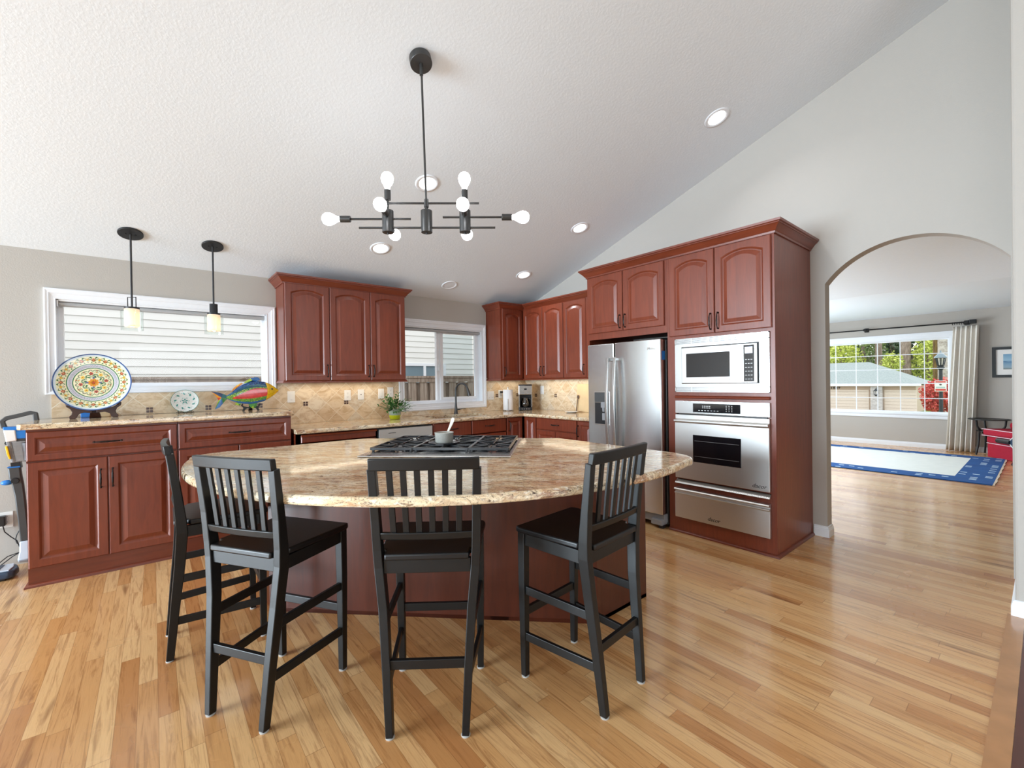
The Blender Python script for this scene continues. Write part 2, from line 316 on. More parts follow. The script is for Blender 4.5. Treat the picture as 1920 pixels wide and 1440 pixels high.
# ------------------------------------------------------------------ mesh helpers
class MB:
    def __init__(s): s.v = []; s.f = []; s.m = []
    def add(s, vs, fs, mi=0, T=None):
        b = len(s.v)
        s.v += [tuple(T(*p)) if T else tuple(p) for p in vs]
        s.f += [[b+i for i in f] for f in fs]; s.m += [mi]*len(fs); return s
    def box(s, x0, x1, y0, y1, z0, z1, mi=0, T=None):
        v = [(x, y, z) for z in (z0, z1) for y in (y0, y1) for x in (x0, x1)]
        return s.add(v, [(0,2,3,1),(4,5,7,6),(0,1,5,4),(2,6,7,3),(0,4,6,2),(1,3,7,5)], mi, T)
    def hexa(s, q0, q1, mi=0):
        return s.add(list(q0)+list(q1), [(3,2,1,0),(4,5,6,7),(0,1,5,4),(1,2,6,5),(2,3,7,6),(3,0,4,7)], mi)
    def beam(s, p, q, w, h, up=(0,0,1), mi=0, w2=None, h2=None):
        p, q = Vector(p), Vector(q); d = (q-p).normalized(); a = d.cross(Vector(up)).normalized(); b = a.cross(d)
        w2 = w if w2 is None else w2; h2 = h if h2 is None else h2
        e = lambda c, w, h: [c-a*w/2-b*h/2, c+a*w/2-b*h/2, c+a*w/2+b*h/2, c-a*w/2+b*h/2]
        return s.hexa(e(p, w, h), e(q, w2, h2), mi)
    def path(s, pts, ws, hs, up, mi=0):
        """rectangular section swept along points; up = section height direction"""
        rings = []
        n = len(pts); pts = [Vector(p) for p in pts]
        for i in range(n):
            d = (pts[min(i+1, n-1)]-pts[max(i-1, 0)]).normalized(); a = d.cross(Vector(up)).normalized(); b = a.cross(d)
            w = ws[i] if isinstance(ws, (list, tuple)) else ws; h = hs[i] if isinstance(hs, (list, tuple)) else hs
            rings.append([pts[i]-a*w/2-b*h/2, pts[i]+a*w/2-b*h/2, pts[i]+a*w/2+b*h/2, pts[i]-a*w/2+b*h/2])
        return s.loft(rings, True, True, mi)
    def loft(s, rings, caps=True, closed=True, mi=0):
        n = len(rings[0]); vs = [p for r in rings for p in r]; fs = []
        for i in range(len(rings)-1):
            for k in range(n if closed else n-1):
                a, b = i*n+k, i*n+(k+1) % n; fs.append((a, b, b+n, a+n))
        if caps: fs += [tuple(range(n-1, -1, -1)), tuple(range((len(rings)-1)*n, len(rings)*n))]
        return s.add(vs, fs, mi)
    def tube(s, pts, r, n=10, mi=0, caps=True):
        pts = [Vector(p) for p in pts]; rings = []; pa = None
        for i in range(len(pts)):
            d = (pts[min(i+1, len(pts)-1)]-pts[max(i-1, 0)]).normalized()
            if pa is None: a = d.orthogonal().normalized()
            else: a = (pa-d*pa.dot(d)).normalized()
            pa = a; b = d.cross(a); rr = r[i] if isinstance(r, (list, tuple)) else r
            rings.append([pts[i]+a*rr*math.cos(2*PI*k/n)+b*rr*math.sin(2*PI*k/n) for k in range(n)])
        return s.loft(rings, caps, True, mi)
    def cyl(s, p, q, r, r2=None, n=24, mi=0): return s.tube([p, q], [r, r if r2 is None else r2], n, mi)
    def lathe(s, prof, c=(0,0,0), n=32, mi=0, axis='z', mis=None):
        rings = []
        for r, h in prof:
            ring = []
            for k in range(n):
                x, y = r*math.cos(2*PI*k/n), r*math.sin(2*PI*k/n)
                p = (x, y, h) if axis == 'z' else ((x, h, y) if axis == 'y' else (h, x, y))
                ring.append((c[0]+p[0], c[1]+p[1], c[2]+p[2]))
            rings.append(ring)
        b = len(s.f); s.loft(rings, False, True, mi)
        if mis:
            for i, mm in enumerate(mis):
                for k in range(n): s.m[b+i*n+k] = mm
        return s
    def sphere(s, c, r, n=16, mi=0, sx=1, sy=1, sz=1):
        prof = [(max(r*math.sin(PI*i/(n//2)), 1e-5), -r*math.cos(PI*i/(n//2))) for i in range(n//2+1)]
        vs0 = len(s.v); s.lathe(prof, (0,0,0), n, mi)
        for i in range(vs0, len(s.v)):
            x, y, z = s.v[i]; s.v[i] = (c[0]+x*sx, c[1]+y*sy, c[2]+z*sz)
        return s
    def prism(s, poly, z0, z1, mi=0, T=None):
        n = len(poly); v = [(x, y, z0) for x, y in poly]+[(x, y, z1) for x, y in poly]
        f = [tuple(range(n-1, -1, -1)), tuple(range(n, 2*n))]+[(i, (i+1) % n, (i+1) % n+n, i+n) for i in range(n)]
        return s.add(v, f, mi, T)
    def sweep(s, path, prof, closed=False, z=0, mi=0):
        """profile (out, up) along a plan path; 'out' is to the right of travel"""
        P = [Vector(p) for p in path]; n = len(P); rings = []
        for i in range(n):
            d0 = (P[i]-P[i-1]).normalized() if (i > 0 or closed) else None
            d1 = (P[(i+1) % n]-P[i]).normalized() if (i < n-1 or closed) else None
            r = lambda d: Vector((d.y, -d.x))
            if d0 is None: nn = r(d1)
            elif d1 is None: nn = r(d0)
            else:
                nn = (r(d0)+r(d1)).normalized(); nn = nn/max(nn.dot(r(d1)), .3)
            rings.append([(P[i].x+nn.x*o, P[i].y+nn.y*o, z+u) for o, u in prof])
        if closed: rings.append(rings[0])
        return s.loft(rings, not closed, True, mi)
    def build(s, name, mats, parent=None, bevel=0, seg=2, smooth=None, bang=30, norm=True):
        off = OFF.get(parent.name, (0,0,0)) if parent else (0,0,0)
        me = bpy.data.meshes.new(name)
        me.from_pydata([(x-off[0], y-off[1], z-off[2]) for x, y, z in s.v], [], s.f)
        mats = mats if isinstance(mats, (list, tuple)) else [mats]
        for k in mats: me.materials.append(M[k])
        for p, mi in zip(me.polygons, s.m): p.material_index = mi
        if norm:
            bm = bmesh.new(); bm.from_mesh(me); bmesh.ops.recalc_face_normals(bm, faces=bm.faces); bm.to_mesh(me); bm.free()
        if smooth is not None:
            for p in me.polygons: p.use_smooth = True
            me.set_sharp_from_angle(angle=math.radians(smooth))
        o = bpy.data.objects.new(name, me); COL.objects.link(o)
        if parent: o.parent = parent; OFF[o.name] = off
        if bevel:
            b = o.modifiers.new('bevel', 'BEVEL'); b.width = bevel; b.segments = seg; b.limit_method = 'ANGLE'; b.angle_limit = math.radians(bang)
            b.harden_normals = False
        return o
OFF = {}
def tag(o, label, cat, group=None, kind=None):
    o['label'] = label; o['category'] = cat
    if group: o['group'] = group
    if kind: o['kind'] = kind
    return o
def thing(name, label, cat, loc=(0,0,0), rotz=0, group=None, local=False):
    """an Empty at the thing's base; parts are authored in room coordinates unless local"""
    o = bpy.data.objects.new(name, None); COL.objects.link(o); o.empty_display_size = .1
    o.location = loc; o.rotation_euler = (0, 0, rotz)
    OFF[o.name] = (0,0,0) if local else tuple(loc)
    return tag(o, label, cat, group)
def struct(name, mb, mats, label, **k):
    o = mb.build(name, mats, None, **k); o['kind'] = 'structure'; o['label'] = label; o['category'] = name.split('_')[0]; return o
def copy_tree(src, loc, rotz, label, group=None):
    r = src.copy(); COL.objects.link(r); r.location = loc; r.rotation_euler = (0, 0, rotz); r['label'] = label
    if group: r['group'] = group
    for ch in list(src.children):
        c = ch.copy(); COL.objects.link(c); c.parent = r
        for gch in list(ch.children):
            d = gch.copy(); COL.objects.link(d); d.parent = c
    return r
def text(name, body, size, mat, parent, origin, u, up, depth=.001, shear=0, align='CENTER'):
    """raised lettering: origin, reading direction u, up direction"""
    cu = bpy.data.curves.new(name, 'FONT'); cu.body = body; cu.size = size; cu.extrude = depth; cu.shear = shear; cu.align_x = align; cu.align_y = 'CENTER'
    cu.resolution_u = 2
    t = bpy.data.objects.new(name, cu); COL.objects.link(t)
    dg = bpy.context.evaluated_depsgraph_get(); me = bpy.data.meshes.new_from_object(t.evaluated_get(dg))
    bpy.data.objects.remove(t)
    u = Vector(u).normalized(); up = Vector(up).normalized(); n = u.cross(up); off = Vector(OFF.get(parent.name, (0,0,0))) if parent else Vector()
    og = Vector(origin)-off
    for v in me.vertices: v.co = og+u*v.co.x+up*v.co.y+n*v.co.z
    me.materials.clear(); me.materials.append(M[mat])
    o = bpy.data.objects.new(name, me); COL.objects.link(o)
    if parent: o.parent = parent; OFF[o.name] = tuple(off)
    return o
def frame(origin, u, n):
    """local (a along u, b up, c out along n) -> room"""
    o, u, n = Vector(origin), Vector(u), Vector(n)
    return lambda a, b, c: o+u*a+n*c+Vector((0,0,b))

def panel(mb, F, a0, a1, b0, b1, t=.020, rail=.058, arch=0, flat=False, k=12):
    """raised-panel door or drawer front from (a0,b0) to (a1,b1), thickness t out of the frame plane"""
    w, h = a1-a0, b1-b0
    def loop(ins, d, sag):
        L = [(a0+ins, b0+ins, d), (a1-ins, b0+ins, d)]
        for i in range(k+1):
            s = i/k; x = a1-ins-(w-2*ins)*s
            L.append((x, b1-ins-sag*(2*s-1)**2, d))
        return L
    if flat: prof = [(0, 0, 0), (0, t-.006, 0), (.006, t, 0)]
    else:
        prof = [(0, 0, 0), (0, t-.005, 0), (.005, t, 0), (rail-.006, t, arch), (rail, t-.004, arch), (rail+.006, t-.010, arch), (rail+.014, t-.010, arch), (rail+.040, t-.001, arch), (rail+.043, t, arch)]
    loops = [[F(*p) for p in loop(*q)] for q in prof]
    n = len(loops[0]); b = len(mb.v); mb.v += [tuple(p) for L in loops for p in L]
    for i in range(len(loops)-1):
        for j in range(n): mb.f.append([b+i*n+j, b+i*n+(j+1) % n, b+(i+1)*n+(j+1) % n, b+(i+1)*n+j]); mb.m.append(0)
    mb.f.append([b+(len(loops)-1)*n+j for j in range(n)]); mb.m.append(0)
    mb.f.append([b+j for j in range(n)][::-1]); mb.m.append(0)
def pull(F, a, b, L=.125, vert=True, parent=None, c0=.020, name='handle'):
    """bronze bow pull centred at (a,b)"""
    mb = MB(); pts = []; rr = []
    for i in range(13):
        s = -1+2*i/12; c = .030-.012*abs(s)**3; o = s*L*.44
        pts.append(F(a, b+o, c0+c) if vert else F(a+o, b, c0+c)); rr.append(.0034+.0026*(1-abs(s)**1.5)+(.0012 if i in (3, 6, 9) else 0))
    mb.tube(pts, rr, 8)
    for s in (-1, 1):
        p = lambda k, c: F(a, b+s*L*k, c0+c) if vert else F(a+s*L*k, b, c0+c)
        mb.tube([p(.44, .021), p(.475, .012), p(.47, 0)], [.004, .0045, .007], 8)
        mb.tube([p(.46, .016), p(.52, .014)], [.0052, .0035], 8)
    return mb.build(name, 'bronze', parent, smooth=50)
def door(F, a0, a1, b0, b1, parent, arch=0, name='door', handle=None, hb=None, mat='cherry', flat=False, rail=.058, t=.020, L=.125):
    mb = MB(); panel(mb, F, a0, a1, b0, b1, t, rail, arch, flat)
    d = mb.build(name, mat, parent)
    if handle is not None: pull(F, handle, hb, L, name.startswith('door'), d, t)
    return d
CROWN = [(0, 0), (.010, 0), (.012, .014), (.020, .020), (.034, .040), (.050, .056), (.056, .058), (.056, .066), (.066, .070), (.068, .086), (0, .086)]
SHOE = [(0, 0), (.020, 0), (.019, .010), (.013, .018), (0, .022)]
BASEB = [(0, 0), (.016, 0), (.016, .058), (.013, .062), (.013, .070), (.009, .074), (.008, .086), (0, .090)]

# ------------------------------------------------------------------ room shell
YW, XW = 5.0, 4.36
SL = .337
def cz(y): return 2.43+SL*(5.0-y) if y > -.6 else 2.43+SL*5.6-SL*(-.6-y)
XL, YB = -6.5, -6.0
mb = MB(); mb.box(XL-.1, 11.3, YB-.1, 5.1, -.12, 0); fl = struct('floor', mb, 'floor', 'warm oak strip floor running through kitchen and living room')
mb = MB()
for y0, y1 in ((5.14, -.6), (-.6, YB-.1)):
    a, b = cz(y0), cz(y1)
    mb.hexa([(XL-.1, y0, a), (XW+.115, y0, a), (XW+.115, y1, b), (XL-.1, y1, b)], [(XL-.1, y0, a+.15), (XW+.115, y0, a+.15), (XW+.115, y1, b+.15), (XL-.1, y1, b+.15)])
struct('ceiling', mb, 'ceil', 'white textured vaulted kitchen ceiling')
# window wall with two openings
W1 = (-.590, .902, 1.346, 2.058); W2 = (2.38, 3.555, 1.080, 2.058)
mb = MB(); yo = YW+.14
for x0, x1, z0, z1 in ((XL-.1, W1[0], 0, 2.5), (W1[0], W1[1], 0, W1[2]), (W1[0], W1[1], W1[3], 2.5), (W1[1], W2[0], 0, 2.5), (W2[0], W2[1], 0, W2[2]), (W2[0], W2[1], W2[3], 2.5), (W2[1], XW+.115, 0, 2.5)):
    mb.box(x0, x1, YW, yo, z0, z1)
struct('wall_back', mb, 'wall', 'greige kitchen wall with two windows')
# arch wall on the right
AL, AR, AS, AA = 1.178, .150, 2.12, 2.385
mb = MB(); X0, X1 = XW, XW+.115
def strip(ya, yb, za, zb, ta, tb): mb.hexa([(X0, ya, za), (X1, ya, za), (X1, yb, zb), (X0, yb, zb)], [(X0, ya, ta), (X1, ya, ta), (X1, yb, tb), (X0, yb, tb)])
strip(5.0, AL, 0, 0, cz(5.0)+.05, cz(AL)+.05)
n = 28; cyc = (AL+AR)/2; hc = (AL-AR)/2; rise = AA-AS; RR = (hc*hc+rise*rise)/(2*rise)
za = lambda y: AA-RR+math.sqrt(RR*RR-(y-cyc)**2)
for i in range(n):
    ya, yb = AL+(AR-AL)*i/n, AL+(AR-AL)*(i+1)/n; strip(ya, yb, za(ya), za(yb), cz(ya)+.05, cz(yb)+.05)
strip(AR, -.6, 0, 0, cz(AR)+.05, cz(-.6)+.05); strip(-.6, YB-.1, 0, 0, cz(-.6)+.05, cz(YB-.1)+.05)
struct('wall_right', mb, 'wall', 'greige wall with the wide arched opening')
# pier returning toward the viewer at the right edge
mb = MB(); mb.hexa([(3.69, -2.2, 0), (XW, -2.2, 0), (XW, .122, 0), (3.69, .122, 0)], [(3.69, -2.2, cz(-2.2)), (XW, -2.2, cz(-2.2)), (XW, .122, cz(.122)), (3.69, .122, cz(.122))])
struct('wall_pier', mb, 'wall', 'greige wall end at the right edge of view', bevel=.012)
# unseen walls; openings other than the patio door are added for fill lamps
mb = MB(); x0, x1 = XL-.1, XL
for ya, yb, z0, z1 in ((YB, -4.1, 0, 4.0), (-4.1, -1.1, 0, .7), (-4.1, -1.1, 2.5, 4.4), (-1.1, .95, 0, 4.4), (.95, 4.85, 2.4, 3.9), (4.85, 5.0, 0, 2.6)): mb.box(x0, x1, ya, yb, z0, z1)
struct('wall_left', mb, 'wall', 'kitchen wall with the patio door opening')
mb = MB()
for xa, xb, z0, z1 in ((XL, -.7, 0, 2.6), (-.7, 3.3, 0, .7), (-.7, 3.3, 2.5, 2.6), (3.3, 4.4, 0, 2.6)): mb.box(xa, xb, YB-.1, YB, z0, z1)
struct('wall_front', mb, 'wall', 'wall behind the viewer with an added light opening')
# baseboards and floor header
mb = MB()
mb.sweep([(XW, 1.272), (XW, AL), (XW+.115, AL)], BASEB)
struct('baseboard_right', mb, 'trim', 'white baseboard at the foot of the arch')
mb = MB(); mb.sweep([(XW, .122), (3.69, .122), (3.69, -2.2)], BASEB); struct('baseboard_pier', mb, 'trim', 'white baseboard around the wall end')
mb = MB(); mb.box(1.0, 3.69, .088, .152, -.01, .0035); struct('trim_1', mb, 'floor_h', 'oak header board edging the kitchen floor')
mb = MB(); mb.box(1.0, 3.66, -1.1, .087, -.01, .003); struct('trim_2', mb, 'tread', 'dark wood step edge beside the oak header board')

# windows in the back wall
def casing(mb, x0, x1, z0, z1, w, y, ix0, ix1, iz0, iz1):
    # moulded casing: outer rect -> inner rect, stepped
    L = lambda a, d: [(x0+(ix0-x0)*a, y-d, z0+(iz0-z0)*a), (x1+(ix1-x1)*a, y-d, z0+(iz0-z0)*a), (x1+(ix1-x1)*a, y-d, z1+(iz1-z1)*a), (x0+(ix0-x0)*a, y-d, z1+(iz1-z1)*a)]
    mb.loft([L(0, 0), L(0, .020), L(.12, .024), L(.3, .020), L(.42, .020), L(.5, .014), L(.85, .010), L(.93, .012), L(1, .012), L(1, -.09)], False)
def make_window(k, W, outer, mull, label):
    mb = MB(); casing(mb, *outer, 0, YW, W[0]+.003, W[1]-.003, W[2]+.003, W[3]-.003); win = struct('window_%d' % k, mb, 'trim', label)
    x0, x1, z0, z1 = W; y0 = YW+.075; fw = .036
    fr = MB()
    for a, b, c, d in ((x0, x0+fw, z0, z1), (x1-fw, x1, z0, z1), (x0+fw, x1-fw, z0, z0+fw), (x0+fw, x1-fw, z1-fw, z1)): fr.box(a, b, y0, y0+.05, c, d)
    if mull:
        fr.box(2.885, 2.932, y0, y0+.05, z0+fw, z1-fw)
        for a, b, c, d in ((2.932, 2.975, z0+fw, z1-fw), (x1-.072, x1-fw, z0+fw, z1-fw), (2.975, x1-.072, z0+fw, z0+.072), (2.975, x1-.072, z1-.066, z1-fw)): fr.box(a, b, y0-.012, y0+.02, c, d)
        fr.box(2.905, 2.918, y0-.022, y0, 1.50, 1.58)
    fr.build('window_frame', 'vinyl', win, bevel=.003)
    g = MB(); g.box(x0+fw, x1-fw, y0+.024, y0+.028, z0+fw, z1-fw); g.build('pane', 'glass', win)
    if mull:
        s = MB(); s.box(2.975, x1-.072, y0+.046, y0+.048, z0+.072, z1-.066); s.build('insect_screen', 'screen', win)
    return win
make_window(1, W1, (-.653, .978, 1.294, 2.137), False, 'wide window above the buffet counter')
make_window(2, W2, (2.310, 3.616, .998, 2.141), True, 'sliding window above the sink')
for nm, x0, x1, lab in (('roller_shade', W1[0]+.006, W1[1]-.006, 'grey rolled-up shade at the top of the window over the buffet'), ('roller_shade', W2[0]+.006, W2[1]-.006, 'grey rolled-up shade at the top of the sink window')):
    t = thing(nm, lab, 'window shade', ((x0+x1)/2, YW+.03, 2.02), group='rolled-up window shades')
    mb = MB(); mb.box(x0+.012, x1-.012, YW+.002, YW+.058, 2.040, 2.056); mb.build('head_rail', 'vinyl', t)
    mb = MB(); mb.cyl((x0+.012, YW+.03, 2.020), (x1-.012, YW+.03, 2.020), .019, n=16); mb.build('shade_roll', 'shade_grey', t, smooth=40)
    for q in (x0, x1-.010): MB().box(q, q+.010, YW+.005, YW+.055, 1.998, 2.05).build('bracket', 'trim', t)

# ------------------------------------------------------------------ cabinets along the window wall
XF = lambda x, y: frame((x, y, 0), (1,0,0), (0,-1,0))       # fronts facing the room from the window wall (a = x offset)
YF = lambda x, y: frame((x, y, 0), (0,-1,0), (-1,0,0))      # fronts facing the room from the right wall (a runs toward the viewer)
BF = 4.355                                                   # buffet face plane
def buffet(x0, x1, label, hx_draw, side_left):
    t = thing('base_cabinet', label, 'cabinet', (x0, BF, 0), group=None)
    mb = MB(); mb.box(x0, x1, BF, YW-.025, .0, 1.066); body = mb.build('body', 'cherry_d', t)
    F = XF(0, BF)
    door(F, x0+.004, x1-.004, .852, 1.050, t, 0, 'drawer', hx_draw, .954, rail=.045, L=.155)
    xm = (x0+x1)/2
    for a, b, h in ((x0+.004, xm-.002, xm-.038), (xm+.002, x1-.004, xm+.026)):
        door(F, a, b, .130, .842, t, 0, 'door', h, .690, L=.135)
    mb = MB(); p = [(x1, BF), (x0, BF)]
    if side_left: mb.sweep([(x0, YW-.025), (x0, BF), (x1, BF)], SHOE)
    else: mb.sweep([(x0+.002, BF), (x1, BF)], SHOE)
    mb.build('shoe_moulding', 'cherry_d', t, smooth=40)
    return t
buffet(-.665, .146, 'left cherry base cabinet under the buffet counter, below the big painted plate', -.256, True)
buffet(.148, .966, 'right cherry base cabinet under the buffet counter, below the painted fish', .565, False)
def slab(name, mb, label, rad=.012):
    o = mb.build(name, 'granite', None, bevel=rad, seg=3, smooth=45); return tag(o, label, 'countertop')
mb = MB(); mb.prism([(-.70, YW), (-.70, BF-.04), (-.68, BF-.06), (.975, BF-.06), (.985, BF-.05), (.985, YW)], 1.068, 1.106)
slab('countertop', mb, 'raised granite buffet counter under the wide window')

KF = 4.285                                                   # kitchen base cabinets face plane
FX = 3.70                                                    # right-hand run face plane
CT = .937
def base_unit(x0, x1, label, build, name='base_cabinet', ht=CT-.038):
    t = thing(name, label, 'cabinet', (x0, KF, 0))
    mb = MB(); mb.box(x0, x1, KF, YW-.025, .10, ht); mb.box(x0, x1, KF, KF+.02, .10, CT-.038); mb.box(x0, x1, KF+.06, KF+.08, 0, .10); mb.build('body', 'cherry', t)
    build(t, XF(0, KF)); return t
def b_left(t, F):
    # plain slab front with a lipped rail, mostly hidden by the island
    door(F, 1.03, 1.725, .815, .882, t, 0, 'drawer', flat=True, t=.018)
    mb = MB(); mb.sweep([(1.03, KF-.02), (1.725, KF-.02)], [(0, 0), (.020, .004), (.024, .016), (.012, .022), (0, .022)], z=.868); mb.build('drawer_lip', 'cherry_h', t, smooth=40)
    door(F, 1.03, 1.376, .13, .805, t); door(F, 1.380, 1.725, .13, .805, t)
base_unit(.99, 1.735, 'cherry base cabinet between the buffet and the dishwasher', b_left)
def b_sink(t, F):
    door(F, 2.372, 2.868, .735, .892, t, 0, 'drawer', 2.62, .82, flat=True)
    door(F, 2.372, 2.868, .13, .725, t, 0, 'door', 2.82, .6)
base_unit(2.364, 2.872, 'cherry sink cabinet right of the dishwasher', b_sink, ht=.735)
def b_dr(t, F):
    door(F, 2.880, 3.390, .735, .892, t, 0, 'drawer', 3.135, .82, flat=True)
    door(F, 2.880, 3.390, .13, .725, t, 0, 'door', 2.93, .6)
base_unit(2.874, 3.395, 'cherry base cabinet with top drawer below the right end of the sink', b_dr, ht=.735)
def b_cor(t, F): door(F, 3.405, 3.655, .13, .892, t, 0, 'door', 3.435, .79, rail=.05)
base_unit(3.397, 3.664, 'narrow cherry corner cabinet facing the room beside the sink run', b_cor)
def side_unit(y1, y0, label, build):
    t = thing('base_cabinet', label, 'cabinet', (FX, y1, 0))
    mb = MB(); mb.box(FX, XW-.025, y0, y1, .10, CT-.038); mb.box(FX+.06, FX+.08, y0, y1, 0, .10); mb.build('body', 'cherry', t)
    build(t, YF(FX, 0)); return t
def s_nar(t, F): door(F, -4.245, -4.045, .13, .892, t, 0, 'door', rail=.045)
side_unit(4.284, 4.040, 'narrow cherry corner cabinet door below the coffee maker', s_nar)
def s_dr(t, F):
    door(F, -4.032, -3.366, .755, .892, t, 0, 'drawer', -3.70, .822, flat=True)
    door(F, -4.032, -3.702, .13, .745, t, 0, 'door', -3.73, .6); door(F, -3.698, -3.366, .13, .745, t, 0, 'door', -3.67, .6)
side_unit(4.038, 3.360, 'cherry base cabinet with drawer and two doors left of the refrigerator', s_dr)
def s_end(t, F): door(F, -3.352, -3.110, .13, .892, t, 0, 'door', -3.335, .78, rail=.05)
side_unit(3.358, 3.100, 'narrow cherry base cabinet touching the refrigerator surround', s_end)

# dishwasher
t = thing('dishwasher', 'stainless dishwasher under the counter behind the cooktop', 'dishwasher', (1.74, KF, 0))
mb = MB(); mb.box(1.745, 2.360, KF, 4.9, .02, .890); mb.build('body', 'blackpl', t)
mb = MB(); mb.box(1.752, 2.354, KF-.032, KF-.001, .11, .880); d = mb.build('door', 'steel', t, bevel=.004)
mb = MB(); mb.cyl((1.80, KF-.075, .775), (2.31, KF-.075, .775), .012); mb.box(1.81, 1.83, KF-.075, KF-.033, .766, .784); mb.box(2.28, 2.30, KF-.075, KF-.033, .766, .784); mb.build('handle', 'steel_b', d, smooth=40)
mb = MB(); mb.box(1.85, 1.93, KF-.034, KF-.031, .835, .840); mb.build('badge', 'blackpl', d)
mb = MB(); mb.box(1.752, 2.354, KF+.02, KF+.04, .0, .10); mb.build('toe_kick', 'blackpl', t)

# L-shaped granite counter with sink cut-out
SX0, SX1, SY0, SY1 = 2.50, 3.28, 4.40, 4.82
mb = MB(); fy = KF-.035; fx = FX-.035; z0, z1 = CT-.037, CT
mb.box(.988, SX0, fy, YW, z0, z1)
mb.box(SX0, SX1, fy, SY0, z0, z1); mb.box(SX0, SX1, SY1, YW, z0, z1)
mb.box(SX1, XW, fy, YW, z0, z1); mb.box(fx, XW, 3.090, fy, z0, z1)
o = mb.build('countertop', 'granite', None)
bm = bmesh.new(); bm.from_mesh(o.data); bmesh.ops.remove_doubles(bm, verts=bm.verts, dist=1e-4)
bmesh.ops.delete(bm, geom=[f for f in bm.faces if not all(e.is_manifold for e in f.edges) and False], context='FACES'); bm.to_mesh(o.data); bm.free()
tag(o, 'L-shaped granite kitchen counter holding the sink, faucet and coffee maker', 'countertop')
mb = MB(); mb.sweep([(.989, fy), (fx, fy), (fx, 3.091)], [(-.002, z0+.001), (.004, z0), (.010, z0+.006), (.012, z0+.018), (.010, z1-.008), (.004, z1-.001), (-.002, z1-.0008)])
e = mb.build('rounded_edge', 'granite', o, smooth=40)
t = thing('sink', 'undermount sink bowl set into the granite below the window', 'sink', (SX0, SY0, .74))
mb = MB(); a, b, c, d = SX0+.004, SX1-.004, SY0+.004, SY1-.004
mb.loft([[(a, c, z0-.0), (b, c, z0), (b, d, z0), (a, d, z0)], [(a+.02, c+.02, .745), (b-.02, c+.02, .745), (b-.02, d-.02, .745), (a+.02, d-.02, .745)]], False); mb.add([(a+.02, c+.02, .745), (b-.02, c+.02, .745), (b-.02, d-.02, .745), (a+.02, d-.02, .745)], [(0,1,2,3)])
mb.build('bowl', 'steel', t)
mb = MB(); mb.lathe([(.0, .002), (.04, .004), (.045, .0)], ((a+b)/2, (c+d)/2, .745), 20); mb.build('drain', 'chrome', t, smooth=40)
# backsplash
mb = MB(); TT = .012
mb.box(-.62, .985, YW-TT, YW-.0005, 1.108, 1.293)
mb.box(.985, 2.309, YW-TT, YW-.0005, CT+.001, 1.400); mb.box(2.309, 3.618, YW-TT, YW-.0005, CT+.001, .997); mb.box(3.618, XW-TT, YW-TT, YW-.0005, CT+.001, 1.400)
bs = mb.build('backsplash', 'tile_x'); tag(bs, 'diagonal travertine backsplash tiles under the windows', 'backsplash')
mb = MB(); mb.box(XW-TT, XW-.0005, 3.095, YW-TT-.0005, CT+.001, 1.400); bs2 = mb.build('backsplash', 'tile_y'); tag(bs2, 'diagonal travertine backsplash tiles on the right-hand wall beside the coffee maker', 'backsplash')
def accent(x, z, par, wall='b'):
    mb = MB()
    for i in (-1, 1):
        for j in (-1, 1):
            q = .0125
            if wall == 'b': mb.box(x+i*q-.010, x+i*q+.010, YW-TT-.002, YW-TT+.001, z+j*q-.010, z+j*q+.010)
            else: mb.box(XW-TT-.002, XW-TT+.001, x+i*q-.010, x+i*q+.010, z+j*q-.010, z+j*q+.010)
    mb.build('accent_tile', 'screw', par)
for x in (-.023, .402, .827, 1.252, 1.677): accent(x, 1.142, bs)
for x in (3.802, 4.19): accent(x, 1.150, bs)
for y in (4.76, 4.352, 3.93): accent(y, 1.142, bs2, 'r')

# upper cabinets
UB, UT = 1.372, 2.338
def upper(name, label, x0, x1, y0, doors, F, path, crown_z=2.330, loc=None, bot=UB, shoe=True):
    t = thing(name, label, 'cabinet', loc or (x0, y0, bot))
    mb = MB(); mb.box(x0, x1, y0, YW if loc is None else y0, 0, 0) if False else None
    return t
def crown(par, path, z, name='crown_moulding'):
    mb = MB(); mb.sweep(path, CROWN, z=z); return mb.build(name, 'cherry_h', par, smooth=25)
def base_rail(par, path, z):
    mb = MB(); mb.sweep(path, [(0, 0), (.016, 0), (.016, .010), (.006, .026), (0, .028)], z=z); return mb.build('light_rail', 'cherry_h', par, smooth=30)
UY = YW-.325
t = thing('upper_cabinet', 'cherry upper cabinet with three arched doors between the two windows', 'cabinet', (.988, UY, UB))
mb = MB(); mb.box(.988, 2.250, UY, YW-.0005, UB, 2.36); mb.build('body', 'cherry', t)
F = XF(0, UY); ar = .052
for a, b, h in ((.996, 1.410, 1.385), (1.418, 1.838, 1.813), (1.842, 2.244, 1.868)):
    door(F, a, b, UB+.012, 2.335, t, .034, 'door', h, 1.482)
pth = [(.988, YW-.001), (.988, UY), (2.250, UY), (2.250, YW-.001)]
crown(t, pth, 2.328); base_rail(t, pth, UB-.010)
RX = XW-.325
t = thing('upper_cabinet', 'cherry upper corner cabinet with one arched door right of the sink window', 'cabinet', (3.636, UY, UB))
mb = MB(); mb.box(3.636, XW-.001, UY, YW-.0005, UB, 2.36); mb.build('body', 'cherry', t)
door(F, 3.660, RX-.022, UB+.012, 2.335, t, .034, 'door', 3.690, 1.482, rail=.055)
crown(t, [(3.636, YW-.001), (3.636, UY), (RX-.001, UY)], 2.328); base_rail(t, [(3.636, YW-.001), (3.636, UY), (RX-.001, UY)], UB-.010)
t = thing('upper_cabinet', 'cherry upper cabinet with three tall arched doors left of the refrigerator', 'cabinet', (RX, UY, UB))
mb = MB(); mb.box(RX, XW-.001, 3.095, UY-.001, UB, 2.36); mb.build('body', 'cherry', t)
F2 = YF(RX, 0)
